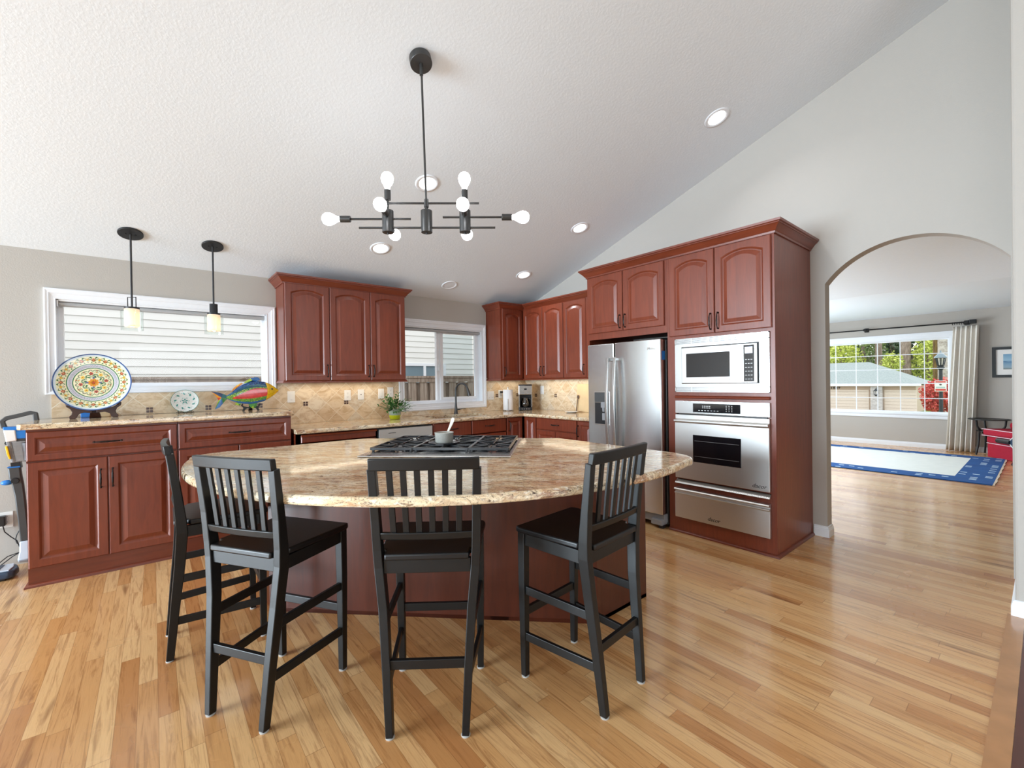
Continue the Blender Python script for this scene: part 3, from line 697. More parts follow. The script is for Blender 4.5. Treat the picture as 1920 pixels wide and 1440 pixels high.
for a, b, h in ((-4.640, -4.262, -4.290), (-4.256, -3.880, -4.228), (-3.872, -3.500, -3.530)):
    door(F2, a, b, UB+.012, 2.335, t, .034, 'door', h, 1.482, rail=.055)
mb = MB(); mb.box(RX-.020, RX, 3.10, 3.492, UB+.012, 2.335); mb.build('filler_panel', 'cherry', t)
crown(t, [(RX, UY-.068), (RX, 3.100)], 2.328); base_rail(t, [(RX, UY-.016), (RX, 3.100)], UB-.010)
# under-cabinet strip lights (warm)
def ustrip(name, loc, sx, sy, w):
    l = bpy.data.lights.new(name, 'AREA'); l.shape = 'RECTANGLE'; l.size = sx; l.size_y = sy; l.energy = w; l.color = (1, .84, .62)
    o = bpy.data.objects.new(name, l); COL.objects.link(o); o.location = loc
ustrip('under_cabinet_light_left', (1.62, YW-.13, UB-.012), 1.1, .03, 1.8)
ustrip('under_cabinet_light_corner', (3.98, YW-.13, UB-.012), .5, .03, .9)
ustrip('under_cabinet_light_right', (XW-.13, 3.9, UB-.012), .03, 1.2, 1.8)

# ------------------------------------------------------------------ refrigerator surround and tall oven cabinet
TF = 3.580
T0, T1 = 1.282, 2.160      # oven cabinet y range
N0, N1 = 2.160, 3.090      # refrigerator niche y range
t = thing('oven_cabinet', 'tall cherry cabinet housing the microwave, wall oven and warming drawer', 'cabinet', (TF, T1, 0))
mb = MB()
mb.box(TF+.02, XW-.001, T0, T0+.02, 0, 2.43); mb.box(TF+.02, XW-.001, T1-.02, T1, 0, 2.43)           # sides
mb.box(TF, TF+.02, T0, T0+.052, 0, 2.43); mb.box(TF, TF+.02, T1-.075, T1, 0, 2.43)                    # stiles
for a, b in ((0, .150), (.388, .486), (1.150, 1.236), (1.690, 2.43)): mb.box(TF, TF+.02, T0+.052, T1-.075, a, b)
mb.box(XW-.03, XW-.001, T0+.02, T1-.02, 0, 2.43); mb.box(TF+.02, XW-.03, T0+.02, T1-.02, 2.41, 2.43)
mb.build('carcass', 'cherry', t)
F3 = YF(TF, 0)
door(F3, -2.132, -1.728, 1.720, 2.412, t, .038, 'door', -1.756, 1.815, L=.135); door(F3, -1.722, -1.300, 1.720, 2.412, t, .038, 'door', -1.694, 1.815, L=.135)
mb = MB(); mb.sweep([(TF, 2.085), (TF, 1.318)], [(0, 0), (.012, 0), (.022, .006), (.024, .016), (.014, .024), (0, .026)], z=1.176); mb.build('trim_rail', 'cherry_h', t, smooth=40)
mb = MB(); mb.sweep([(TF, T1), (TF, T0), (XW-.02, T0)], SHOE); mb.build('shoe_moulding', 'cherry_d', t, smooth=40)
t = thing('refrigerator_surround', 'cherry over-fridge cabinet with two short arched doors and side panel', 'cabinet', (TF, N1, 0))
mb = MB(); mb.box(TF, XW-.001, N1-.022, N1, 0, 2.43); mb.box(TF, XW-.001, N0+.001, N1-.022, 1.81, 2.43)
mb.box(TF, TF+.02, N0+.001, N1-.022, 1.765, 1.81); mb.build('carcass', 'cherry', t)
door(F3, -3.068, -2.632, 1.830, 2.412, t, .038, 'door', -2.660, 1.92, L=.13); door(F3, -2.626, -2.185, 1.830, 2.412, t, .038, 'door', -2.598, 1.92, L=.13)
mb = MB(); mb.box(XW-.012, XW-.002, N0+.005, N1-.03, 1.70, 1.80); mb.build('shade_sheet', 'dark', t)  # near-black sheet stands in for shade in the gap above the refrigerator
mb = MB(); mb.sweep([(XW-.001, N1), (TF, N1), (TF, T0), (XW-.001, T0)], CROWN, z=2.418)
o = mb.build('crown_moulding', 'cherry_h', None, smooth=25); tag(o, 'long cherry crown moulding across the oven cabinet and refrigerator surround', 'moulding')

def badge(par, y, z, x, size=.04, mat='blackpl', txt='dacor'):
    return text('badge', txt, size, mat, par, (x, y, z), (0,-1,0), (0,0,1), .0015, .25)
AF = TF-.004
# microwave in its trim kit
t = thing('microwave', 'stainless built-in microwave with slotted trim above the wall oven', 'microwave', (AF, 2.08, 1.23))
ya, yb, za_, zb_ = 1.316, 2.082, 1.232, 1.692
mb = MB()
def rib(mb, z0, z1):
    mb.box(AF-.012, AF, ya, yb, z0, z0+.006); mb.box(AF-.012, AF, ya, yb, z1-.006, z1)
    mb.box(AF-.012, AF, ya, ya+.008, z0, z1); mb.box(AF-.012, AF, yb-.008, yb, z0, z1)
    k = 4
    for i in range(k): zz = z0+.010+(z1-z0-.016)*i/k; mb.box(AF-.011, AF, ya+.01, yb-.01, zz, zz+.005)
    for i in range(1, 5): yy = ya+(yb-ya)*i/5; mb.box(AF-.0115, AF, yy-.004, yy+.004, z0, z1)
mv = MB(); mv.box(AF-.003, AF-.0005, ya+.004, yb-.004, 1.236, 1.276); mv.build('vent_slots', 'grey_pl', t); mv = MB(); mv.box(AF-.003, AF-.0005, ya+.004, yb-.004, 1.645, 1.690); mv.build('vent_slots', 'grey_pl', t)
rib(mb, 1.642, 1.692); rib(mb, 1.232, 1.278)
for y0, y1, z0_, z1_ in ((ya, yb, 1.278, 1.302), (ya, yb, 1.620, 1.642), (ya, ya+.072, 1.302, 1.620), (yb-.062, yb, 1.302, 1.620)): mb.box(AF-.010, AF+.02, y0, y1, z0_, z1_)
mb.build('trim_kit', 'steel_b', t)
mb = MB(); mb.box(AF-.004, AF+.35, ya+.075, yb-.065, 1.304, 1.618); body = mb.build('body', 'blackpl', t)
mb = MB(); y0, y1 = 1.510, yb-.068
mb.box(AF-.026, AF-.005, 1.398, y1, 1.306, 1.612); d = mb.build('door', 'steel_b', t, bevel=.004)
mb = MB(); mb.box(AF-.028, AF-.024, 1.600, y1-.045, 1.358, 1.560); mb.build('window', 'blackgl', d, bevel=.004)
badge(d, 1.585, 1.332, AF-.0265, .030)
mb = MB(); mb.box(AF-.030, AF-.026, 1.418, 1.494, 1.318, 1.600); p = mb.build('control_panel', 'blackgl', t)
mb = MB(); mb.box(AF-.0315, AF-.0295, 1.428, 1.484, 1.535, 1.585); mb.build('display', 'lcd', p)
mb = MB()
for i in range(6):
    for j in range(3): mb.box(AF-.0312, AF-.0298, 1.430+j*.020, 1.442+j*.020, 1.335+i*.030, 1.339+i*.030)
mb.build('button_legends', 'lcdb', p)
# wall oven
t = thing('wall_oven', 'stainless wall oven with dark window in the middle of the tall cabinet', 'oven', (AF, 2.08, .39))
mb = MB(); mb.box(AF, AF+.45, ya+.025, yb-.025, .490, 1.148); mb.build('body', 'blackpl', t)
mb = MB(); mb.box(AF-.016, AF+.01, ya, yb, 1.046, 1.156); p = mb.build('control_panel', 'steel_b', t, bevel=.003)
mb = MB(); mb.box(AF-.018, AF-.015, 1.528, 1.918, 1.062, 1.136); ds = mb.build('display', 'blackgl', p)
mb = MB()
for i in range(5):
    for j in range(2): mb.box(AF-.0188, AF-.0178, 1.768+i*.015, 1.776+i*.015, 1.098+j*.014, 1.104+j*.014)
for i in range(3):
    for j in range(4): mb.box(AF-.0188, AF-.0178, 1.590+i*.022, 1.596+i*.022, 1.076+j*.014, 1.081+j*.014)
for i in range(7): mb.box(AF-.0188, AF-.0178, 1.70+i*.026, 1.714+i*.026, 1.076, 1.080)
mb.build('button_legends', 'lcdb', ds)
mb = MB()
P = [(.0, 1.036), (.020, 1.036), (.020, 1.000), (.052, .992), (.052, .978), (.030, .968), (.030, .486), (.0, .486)]
mb.loft([[(AF-o, yb-.002, z) for o, z in P], [(AF-o, ya+.002, z) for o, z in P]], True, True); d = mb.build('door', 'steel', t, bevel=.003)
mb = MB(); mb.box(AF-.033, AF-.028, 1.520, 1.915, .640, .870); mb.build('window', 'blackgl', d, bevel=.004)
mb = MB()
for z in (.69, .82): mb.cyl((AF-.0335, 1.535, z), (AF-.0335, 1.90, z), .0012, n=6)
mb.build('rack', 'grey_pl', d)
badge(d, 1.392, .522, AF-.031, .044)
mb = MB(); P = [(0, .472), (.034, .452), (.040, .440), (0, .440)]
mb.loft([[(AF-o, yb-.002, z) for o, z in P], [(AF-o, ya, z) for o, z in P]], True, True); mb.build('lower_vent', 'steel_b', t)
# warming drawer
t = thing('warming_drawer', 'stainless warming drawer below the wall oven', 'warming drawer', (AF, 2.08, .14))
mb = MB(); mb.box(AF, AF+.4, ya+.02, yb-.02, .152, .386); mb.build('body', 'blackpl', t)
mb = MB(); P = [(0, .398), (.044, .396), (.050, .386), (.044, .378), (.024, .374), (.024, .362), (.040, .358), (.040, .350), (.030, .344), (.030, .140), (0, .140)]
mb.loft([[(AF-o, yb+.004, z) for o, z in P], [(AF-o, ya+.003, z) for o, z in P]], True, True); d = mb.build('drawer_front', 'steel', t, bevel=.002)
badge(d, 1.745, .182, AF-.031, .044)
# refrigerator
RFX = 3.50
t = thing('refrigerator', 'stainless side-by-side refrigerator between the counter and oven cabinet', 'refrigerator', (RFX, 3.0, 0))
mb = MB(); mb.box(RFX+.085, 4.28, 2.178, 3.035, .03, 1.700); mb.build('body', 'dgrey_pl', t, bevel=.005)
YS = 2.690
mb = MB(); mb.box(RFX, RFX+.078, YS+.004, 3.028, .130, 1.708)
dl = mb.build('freezer_door', 'steel_v', t, bevel=.010, seg=3)
mb = MB()
K = 10
ring0 = [(RFX+.078, 2.184), (RFX+.078, YS-.004)]+[(RFX+.004-.012*math.sin(PI*i/K), YS-.004-(YS-.004-2.184)*i/K) for i in range(K+1)]
mb.prism(ring0, .130, 1.708); dr = mb.build('fridge_door', 'steel_v', t, bevel=.006, smooth=30)
def fhandle(y, par):
    mb = MB(); pts = []
    for i in range(17):
        s = i/16; z = .60+.965*s; pts.append((RFX-.050-.030*math.sin(PI*s), y, z))
    mb.path(pts, .030, .016, (1,0,0)); mb.box(RFX-.052, RFX+.002, y-.011, y+.011, .605, .635); mb.box(RFX-.052, RFX+.002, y-.011, y+.011, 1.530, 1.560)
    mb.build('handle', 'steel_b', par, bevel=.004, smooth=40)
fhandle(YS+.042, dl); fhandle(YS-.042, dr)
mb = MB(); mb.box(RFX-.004, RFX+.002, 2.752, 2.948, .895, 1.232); dp = mb.build('dispenser', 'steel_b', dl, bevel=.010)
mb = MB(); mb.box(RFX-.006, RFX-.003, 2.764, 2.936, .905, 1.120); mb.build('recess', 'blackpl', dp, bevel=.004)
mb = MB(); mb.box(RFX-.007, RFX-.003, 2.764, 2.936, 1.125, 1.222); mb.build('control_panel', 'dgrey_pl', dp)
mb = MB(); mb.box(RFX-.022, RFX-.004, 2.790, 2.845, 1.070, 1.125); mb.lathe([(.012, 0), (.016, .04)], (RFX-.016, 2.815, 1.03), 12); mb.box(RFX-.016, RFX-.006, 2.785, 2.835, .945, 1.015); mb.build('paddle', 'grey_pl', dp)
text('badge', 'Midea', .034, 'chrome', dr, (RFX-.0075, 2.275, 1.625), (0,-1,0), (0,0,1), .001)
mb = MB(); mb.box(RFX+.022, RFX+.070, 2.1825, 2.1835, 1.52, 1.60); mb.build('energy_sticker', 'sticker', dr)
mb = MB(); mb.box(RFX+.03, RFX+.10, 2.184, 3.028, .05, .128); mb.box(RFX-.004, RFX+.10, 2.19, 2.30, .035, .085); mb.build('foot_grille', 'grey_pl', t, bevel=.004)
mb = MB(); mb.box(RFX+.03, RFX+.07, 2.20, 2.24, 0, .036); mb.box(RFX+.03, RFX+.07, 2.95, 2.99, 0, .05); mb.box(4.1, 4.15, 2.2, 2.25, 0, .03); mb.box(4.1, 4.15, 2.95, 3.0, 0, .03); mb.build('foot', 'blackpl', t)

# ------------------------------------------------------------------ island (local frame turned 45 degrees to the walls)
IO = (-.527+2.9/math.sqrt(2), .527+2.9/math.sqrt(2))
IR = -PI/4
def iw(du, v, z=0):
    y = v-2.9; return Vector((IO[0]+(du+y)/math.sqrt(2), IO[1]+(y-du)/math.sqrt(2), z))
IZ = .913
t = thing('kitchen_island', 'angled cherry island base behind the black stools', 'kitchen island', (IO[0], IO[1], 0), IR, local=True)
bp = [(-.95, 2.445), (.95, 2.445), (1.285, 2.780), (.765, 3.290), (-.765, 3.290), (-1.285, 2.780)]
bp = [(a, b-2.9) for a, b in bp]
mb = MB(); mb.prism(bp, 0, .874); mb.build('body', 'cherry_shade', t)
mb = MB(); mb.sweep(bp[::-1], SHOE, closed=True); mb.build('shoe_moulding', 'cherry_d', t, smooth=40)
for sx in (-1, 1):
    mb = MB(); x, y = sx*.95, bp[0][1]
    mb.prism([(x-sx*.035, y-.012), (x+sx*.006, y-.012), (x+sx*.03, y+.018), (x+sx*.022, y+.03), (x, y+.002), (x-sx*.035, y+.002)], .02, .874); mb.build('corner_post', 'cherry_shade', t)
    F = None
RA, VC = 1.66, 1.584+1.66
arc = []
for i in range(61):
    du = -1.44+2.88*i/60; arc.append((du, VC-math.sqrt(RA*RA-du*du)))
tipr = [(1.475, 2.455), (1.490, 2.505), (1.487, 2.560), (1.465, 2.615), (1.43, 2.668)]
sp = arc+tipr+[(.790, 3.306), (.765, 3.324), (.735, 3.330), (-.735, 3.330), (-.765, 3.324), (-.790, 3.306)]+[(-a, b) for a, b in tipr[::-1]]
mb = MB(); mb.prism([(a, b-2.9) for a, b in sp], IZ-.040, IZ)
o = mb.build('countertop', 'granite', None, bevel=.013, seg=3, smooth=40, bang=50); tag(o, 'half-moon granite top on the kitchen island', 'countertop')
o.location = (IO[0], IO[1], 0); o.rotation_euler = (0, 0, IR)
def IL(a, b): return (a, b-2.9)
# cooktop
t = thing('gas_cooktop', 'stainless gas cooktop with black iron grates set in the island', 'cooktop', (*iw(.035, 2.86)[:2], IZ), IR, local=True)
cx, cy = .035, 2.86
mb = MB(); mb.box(-.45, .45, -.405, .425, .0005, .009); tray = mb.build('tray', 'steel_b', t, bevel=.004)
mb = MB(); mb.box(-.436, .432, -.268, .395, .009, .0096); mb.build('burner_pan', 'blackgl', t)
gz0, gz1 = .020, .036
for k, (a, b) in enumerate(((-.429, -.166), (-.158, .180), (.188, .425))):
    y0, y1 = -.260, .345; w = .011; mb = MB()
    for p, q in (((a, y0), (b, y0)), ((a, y1), (b, y1)), ((a, y0), (a, y1)), ((b, y0), (b, y1)), ((a, (y0+y1)/2), (b, (y0+y1)/2))):
        mb.beam((*p, (gz0+gz1)/2), (*q, (gz0+gz1)/2), w, gz1-gz0)
    for yc in (y0+.152, y1-.152):
        xc = (a+b)/2
        for th in (0, 45, 90, 135, 180, 225, 270, 315):
            c, s = math.cos(math.radians(th)), math.sin(math.radians(th))
            hx, hy = (b-a)/2, .150
            L = min(hx/max(abs(c), 1e-6), hy/max(abs(s), 1e-6))
            mb.beam((xc+c*.035, yc+s*.035, gz1-.006), (xc+c*L, yc+s*L, gz1-.006), .008, .012)
    for px in (a+.012, b-.012):
        for py in (y0+.012, y1-.012, (y0+y1)/2): mb.box(px-.007, px+.007, py-.007, py+.007, .009, gz0+.002)
    mb.build('grate', 'iron', t, bevel=.002, seg=1)
    for yc in (y0+.152, y1-.152):
        mb = MB(); mb.lathe([(.0, .024), (.034, .0235), (.038, .021), (.038, .018), (.050, .017), (.052, .010), (.058, .0092)], ((a+b)/2, yc, 0), 20); mb.build('burner', 'dgrey_pl', t, smooth=40)
mb = MB(); mb.lathe([(.0, .011), (.012, .0105), (.012, .0085)], (-.385, -.385, 0), 12); mb.build('indicator', 'blackpl', t, smooth=40)
# round simmer plate and saucepan
pc = iw(.020, 2.790)
t = thing('simmer_plate', 'round cast iron plate with tab lying under the grey saucepan', 'trivet', (pc.x, pc.y, IZ+gz1), IR, local=True)
mb = MB(); mb.lathe([(0, .004), (.085, .004), (.095, .012), (.102, .010), (.098, .0005), (0, .0005)], (0, 0, 0), 32); mb.build('plate', 'iron', t, smooth=40)
mb = MB(); mb.prism([(-.02, -.09), (-.026, -.125), (.026, -.125), (.02, -.09)], .001, .008); mb.prism([(-.02, .09), (-.026, .115), (.026, .115), (.02, .09)][::-1], .001, .008); mb.build('tab', 'iron', t)
t = thing('saucepan', 'small speckled grey saucepan with upright cream handle on the cooktop', 'saucepan', (pc.x, pc.y, IZ+gz1+.0042), IR, local=True)
mb = MB(); mb.lathe([(0, 0), (.050, 0), (.057, .006), (.060, .060), (.063, .066), (.060, .068), (.056, .064), (.053, .010), (0, .008)], (0, 0, 0), 32); mb.build('pot', 'enamel', t, smooth=50)
mb = MB(); mb.path([(.004, .058, .050), (.012, .070, .072), (.026, .092, .112), (.034, .105, .140), (.037, .110, .152)], [.014, .014, .020, .024, .016], .007, (0, 1, .2))
mb.build('handle', 'cream', t, bevel=.003)

# ------------------------------------------------------------------ counter stools
def make_stool(label, loc, rot):
    t = thing('counter_stool', label, 'stool', (*loc, 0), rot, 'black slat-back counter stools around the island', local=True)
    mb = MB(); mb.prism([(-.162, -.190), (.162, -.190), (.166, -.135), (.192, -.125), (.214, .185), (.205, .212), (-.205, .212), (-.214, .185), (-.192, -.125), (-.166, -.135)], .660, .686)
    mb.build('seat', 'black_seat', t, bevel=.007, seg=3, smooth=40)
    post = [(.143, -.212, .006), (.156, -.190, .25), (.170, -.168, .47), (.186, -.158, .63), (.190, -.162, .70), (.194, -.174, .82), (.200, -.200, 1.018)]
    for s in (-1, 1):
        mb = MB(); mb.path([(s*x, y, z) for x, y, z in post], [.032, .038, .044, .048, .044, .036, .028], [.028, .032, .034, .034, .034, .034, .033], (1, 0, 0)); mb.build('leg', 'black', t, bevel=.003)
        mb = MB(); mb.path([(s*.182, .186, .006), (s*.186, .184, .45), (s*.186, .182, .661)], [.028, .036, .038], [.028, .036, .038], (1, 0, 0)); mb.build('leg', 'black', t, bevel=.003)
    def arcbar(z0, z1, y0, y1, x, bow, th, name):
        mb = MB(); rings = []
        for i in range(13):
            u = -1+2*i/12; yb = -bow*(1-u*u); rings.append([(u*x, y0+yb-th/2, z0), (u*x, y0+yb+th/2, z0), (u*x, y1+yb+th/2, z1), (u*x, y1+yb-th/2, z1)])
        mb.loft(rings, True, True); return mb.build(name, 'black', t, bevel=.004, smooth=35)
    arcbar(1.012, 1.059, -.205, -.212, .210, .012, .026, 'top_rail')
    arcbar(.738, .768, -.170, -.177, .178, .010, .020, 'lower_rail')
    for i in range(6):
        u = -.715+.286*i
        mb = MB(); x0, x1 = u*.176, u*.186; b = -.010*(1-u*u)
        mb.path([(x0, -.173+b, .764), ((x0+x1)/2, -.187+b*1.1, .89), (x1, -.204+b*1.15, 1.016)], .011, .023, (1, 0, 0)); mb.build('slat', 'black', t, bevel=.0015, seg=1)
    mb = MB(); mb.box(-.172, .172, .170, .190, .605, .659); mb.build('apron', 'black', t, bevel=.002)
    mb = MB(); mb.box(-.168, .168, -.172, -.152, .605, .659); mb.build('apron', 'black', t, bevel=.002)
    for s in (-1, 1):
        mb = MB(); mb.beam((s*.185, -.140, .632), (s*.188, .168, .632), .018, .054); mb.build('apron', 'black', t, bevel=.002)
        for z, pz in ((.400, .172), (.190, .152)):
            mb = MB(); mb.beam((s*pz, -.180, z), (s*.186, .172, z), .016, .036); mb.build('rung', 'black', t, bevel=.002)
    mb = MB(); mb.beam((-.176, .184, .295), (.176, .184, .295), .018, .036); mb.build('rung', 'black', t, bevel=.002)
    mb = MB(); mb.beam((-.150, -.190, .265), (.150, -.190, .265), .018, .036); mb.build('rung', 'black', t, bevel=.002)
    for x, y in ((.143, -.212), (-.143, -.212), (.182, .186), (-.182, .186)):
        mb = MB(); mb.lathe([(0, .0002), (.017, .0002), (.018, .004), (.012, .007), (0, .007)], (x, y, 0), 14); mb.build('foot_pad', 'rubber', t, smooth=40)
    return t
R = math.radians
st = make_stool('black slat-back stool seen from behind at the centre of the island', (.920, 1.666), R(-37.8))
copy_tree(st, (1.496, 1.350, 0), R(5.5), 'black slat-back stool turned sideways at the right end of the island')
copy_tree(st, (.420, 2.166, 0), R(-58), 'black slat-back stool lit grey-blue along its back, left of the centre stool')
copy_tree(st, (.262, 2.866, 0), R(-91), 'black slat-back stool seen edge-on, farthest left beside the buffet cabinets')

# ------------------------------------------------------------------ ceiling fixtures
CN = Vector((0, -SL, -1)).normalized()
def cpt(x, y, d=0): return Vector((x, y, cz(y)))+CN*d
cxy = (1.298, 2.379); cap = (1.279, 2.395)
t = thing('chandelier', 'dark metal bar chandelier with eight lit globe bulbs over the island', 'chandelier', (cxy[0], cxy[1], 2.25))
mb = MB(); mb.tube([cpt(*cap, .0005), cpt(*cap, .050)], .066, 40); mb.build('canopy', 'lampmetal', t, bevel=.003, smooth=40)
Rz = -39.3+2; eu = Vector((math.cos(R(Rz)), math.sin(R(Rz)), 0)); ev = Vector((-eu.y, eu.x, 0))
cp = lambda a, b, z: Vector((cxy[0], cxy[1], z))+eu*a+ev*b
top = cpt(*cap, .045)
mb = MB(); mb.tube([top, (cxy[0], cxy[1], 2.40)], .0065, 12); mb.tube([top, top+Vector((0,0,-.07))], .011, 12); mb.build('rod', 'lampmetal', t, smooth=40)
def hub(a):
    mb = MB(); mb.cyl(cp(a, 0, 2.252), cp(a, 0, 2.385), .034, n=28); mb.cyl(cp(a, 0, 2.242), cp(a, 0, 2.252), .006); mb.build('hub', 'lampmetal', t, bevel=.002, smooth=40)
for a in (-.232, 0, .232): hub(a)
mb = MB(); mb.cyl(cp(0, 0, 2.405), cp(0, 0, 2.452), .014); mb.cyl(cp(0, 0, 2.38), cp(0, 0, 2.41), .009); mb.build('collar', 'lampmetal', t, smooth=40)
for a0, a1, b, z in ((-.245, .318, 0, 2.430), (-.405, .415, 0, 2.282), (-.50, -.095, 0, 2.335), (.098, .50, 0, 2.345)):
    mb = MB(); mb.cyl(cp(a0, b, z), cp(a1, b, z), .0065, n=12); mb.build('bar', 'lampmetal', t, smooth=40)
def bulb(p, d):
    p, d = Vector(p), Vector(d).normalized()
    mb = MB(); mb.cyl(p, p+d*.062, .019, n=20); s = mb.build('socket', 'lampmetal', t, bevel=.002, smooth=40)
    mb = MB(); q = d.to_track_quat('Z', 'Y'); vs0 = len(mb.v)
    mb.lathe([(.013, .062), (.016, .078), (.026, .096), (.034, .112), (.037, .128), (.035, .146), (.025, .161), (.010, .168), (.0005, .169)], (0,0,0), 24)
    mb.v = [tuple(p+q @ Vector(v)) for v in mb.v]; mb.build('bulb', 'bulb', s, smooth=60)
for s in (-1, 1):
    a = s*.232
    bulb(cp(s*.455, 0, 2.335 if s < 0 else 2.345), eu*s)
    mb = MB(); mb.cyl(cp(a, 0, 2.38), cp(a, 0, 2.455), .0065, n=12); mb.build('stem', 'lampmetal', t, smooth=40); bulb(cp(a, 0, 2.448), (0, 0, 1))
    for d, z in ((-1, 2.352), (1, 2.300)):
        mb = MB(); mb.cyl(cp(a, d*.02, z), cp(a, d*.075, z), .0065, n=12); mb.build('stem', 'lampmetal', t, smooth=40); bulb(cp(a, d*.045, z), ev*d)
def pendant(x, y, label, solid):
    t = thing('pendant_lamp', label, 'pendant lamp', (x, y, 1.79), group='glass pendants over the buffet')
    mb = MB(); mb.tube([cpt(x, y, .0005), cpt(x, y, .014)], .080, 40); mb.build('canopy', 'darkmetal', t, bevel=.002, smooth=40)
    mb = MB()
    for s in (-1, 1): mb.tube([cpt(x+s*.03, y, .014), cpt(x+s*.03, y, .017)], .006, 10)
    mb.build('screws', 'darkmetal', t, smooth=40)
    tz = 2.055
    mb = MB(); mb.tube([cpt(x, y, .012), (x, y, 1.972)], .007, 12); mb.build('rod', 'darkmetal', t, smooth=40)
    mb = MB()
    if solid:
        for i in range(16):
            th = 2*PI*i/16; mb.cyl((x+.024*math.cos(th), y+.024*math.sin(th), 1.972), (x+.024*math.cos(th), y+.024*math.sin(th), 2.056), .0062, n=8)
        mb.cyl((x, y, 1.972), (x, y, 2.056), .024, n=24)
    else:
        w = .033; e = Vector((.774, -.634, 0)); c = Vector((x, y, 0))
        mb.tube([c-e*w+Vector((0,0,1.97)), c-e*w+Vector((0,0,2.056)), c+e*w+Vector((0,0,2.056)), c+e*w+Vector((0,0,1.97))], .0035, 8)
    mb.build('bracket', 'darkmetal', t, smooth=40)
    mb = MB(); mb.cyl((x, y, 1.962), (x, y, 1.976), .048, n=28); mb.build('cap', 'darkmetal', t, smooth=40)
    mb = MB(); mb.lathe([(.047, 1.962), (.048, 1.955), (.048, 1.825), (.045, 1.820), (.0455, 1.955)], (x, y, 0), 32); mb.build('inner_shade', 'frost', t, smooth=40)
    mb = MB(); mb.sphere((x, y, 1.846), .026, 16); mb.cyl((x, y, 1.88), (x, y, 1.965), .012, n=12); mb.build('bulb', 'bulbw', t, smooth=60)
    mb = MB(); mb.lathe([(.048, 1.957), (.068, 1.955), (.070, 1.950), (.070, 1.795), (.068, 1.793), (.067, 1.796), (.067, 1.949)], (x, y, 0), 36); mb.build('outer_glass', 'clear', t, smooth=40)
    return t
pendant(-.118, 4.60, 'pendant lamp with open wire bracket, nearer the left end of the buffet window', False)
pendant(.421, 4.60, 'pendant lamp with solid ribbed holder, nearer the right end of the buffet window', True)
CANS = [((3.686, 1.744), 'recessed downlight alone at upper right of the ceiling'), ((3.654, 3.249), 'recessed downlight above the refrigerator'), ((1.799, 3.277), 'recessed downlight behind the chandelier rod'), ((1.778, 4.216), 'recessed downlight below the chandelier, above the left upper cabinet'), ((3.664, 4.208), 'recessed downlight above the corner upper cabinet')]
def downlight(x, y, label, lit=True):
    t = thing('recessed_downlight', label, 'downlight', tuple(cpt(x, y)), group='recessed ceiling lights')
    b = Vector((1,0,0)); a = b.cross(CN)
    def ring(r, d): return [cpt(x, y)+b*r*math.cos(2*PI*k/36)+a*r*math.sin(2*PI*k/36)+CN*d for k in range(36)]
    mb = MB(); mb.loft([ring(.100, .0004), ring(.098, .005), ring(.086, .007), ring(.070, .003), ring(.069, .001)], False); mb.build('trim_ring', 'trim', t, smooth=60)
    mb = MB(); mb.loft([ring(.0695, .0025), ring(.03, .0035), ring(.0005, .0035)], False); mb.build('lens', 'can' if lit else 'trim', t, smooth=60)
    if lit:
        l = bpy.data.lights.new('downlight_lamp', 'AREA'); l.shape = 'DISK'; l.size = .13; l.energy = 4; l.color = (.95, .97, 1); l.spread = R(130)
        o = bpy.data.objects.new('downlight_lamp', l); COL.objects.link(o); o.location = cpt(x, y, .012); o.rotation_euler = CN.to_track_quat('-Z', 'Y').to_euler()
for (x, y), lab in CANS: downlight(x, y, lab)
downlight(2.846, 4.66, 'unlit round ceiling fitting above the sink window', False)

# ------------------------------------------------------------------ wall plates
def plate(kind, c, label, wall='b', w=.072, h=.118, group='switches and outlets on the backsplash', off=TT):
    x, y, z = c
    F = frame((x, YW-off, z), (1,0,0), (0,-1,0)) if wall == 'b' else frame((XW-off, y, z), (0,-1,0), (-1,0,0))
    t = thing('outlet' if kind != 'switch' else 'light_switch', label, 'outlet' if kind != 'switch' else 'switch', tuple(F(0, 0, .0005)), group=group)
    T = lambda a, b, c: F(a, b, c)
    mb = MB(); mb.box(-w/2, w/2, -h/2, h/2, .0005, .006, T=lambda a, b, c: F(a, b, c)); mb.build('cover_plate', 'white_pl', t, bevel=.002)
    n = max(1, round(w/.075))
    for i in range(n):
        ca = (i-(n-1)/2)*.046
        if kind == 'switch':
            mb = MB(); mb.box(ca-.016, ca+.016, -.033, .033, .006, .009, T=T); mb.build('rocker', 'white_pl', t, bevel=.001)
            mb = MB(); mb.box(ca-.009, ca+.009, -.031, -.029, .0088, .0094, T=T); mb.build('indicator', 'grey_pl', t)
        elif kind == 'jack':
            mb = MB(); mb.box(ca-.005, ca+.005, -.006, .006, .0058, .0066, T=T); mb.build('jack', 'blackpl', t)
        else:
            for s in (-1, 1):
                mb = MB(); mb.box(ca-.015, ca+.015, s*.021-.014, s*.021+.014, .006, .0075, T=T); r = mb.build('receptacle', 'white_pl', t, bevel=.001)
                mb = MB()
                for q in (-.006, .006): mb.box(ca+q-.001, ca+q+.001, s*.021, s*.021+.008, .0073, .0078, T=T)
                mb.box(ca-.002, ca+.002, s*.021-.009, s*.021-.005, .0073, .0078, T=T); mb.build('slot', 'blackpl', r)
    return t
plate('switch', (1.114, 0, 1.219), 'white rocker switch on the backsplash beside the painted fish')
plate('outlet', (1.693, 0, 1.219), 'white double outlet in the middle of the backsplash below the upper cabinet')
plate('jack', (1.844, 0, 1.222), 'white cable jack plate between the double outlet and the plant')
plate('switch', (2.085, 0, 1.225), 'white switch plate just above the left side of the potted plant')
plate('outlet', (2.200, 0, 1.240), 'white outlet partly behind the potted plant beside the window trim')
plate('switch', (3.688, 0, 1.155), 'wide white double switch plate right of the sink window', w=.118)
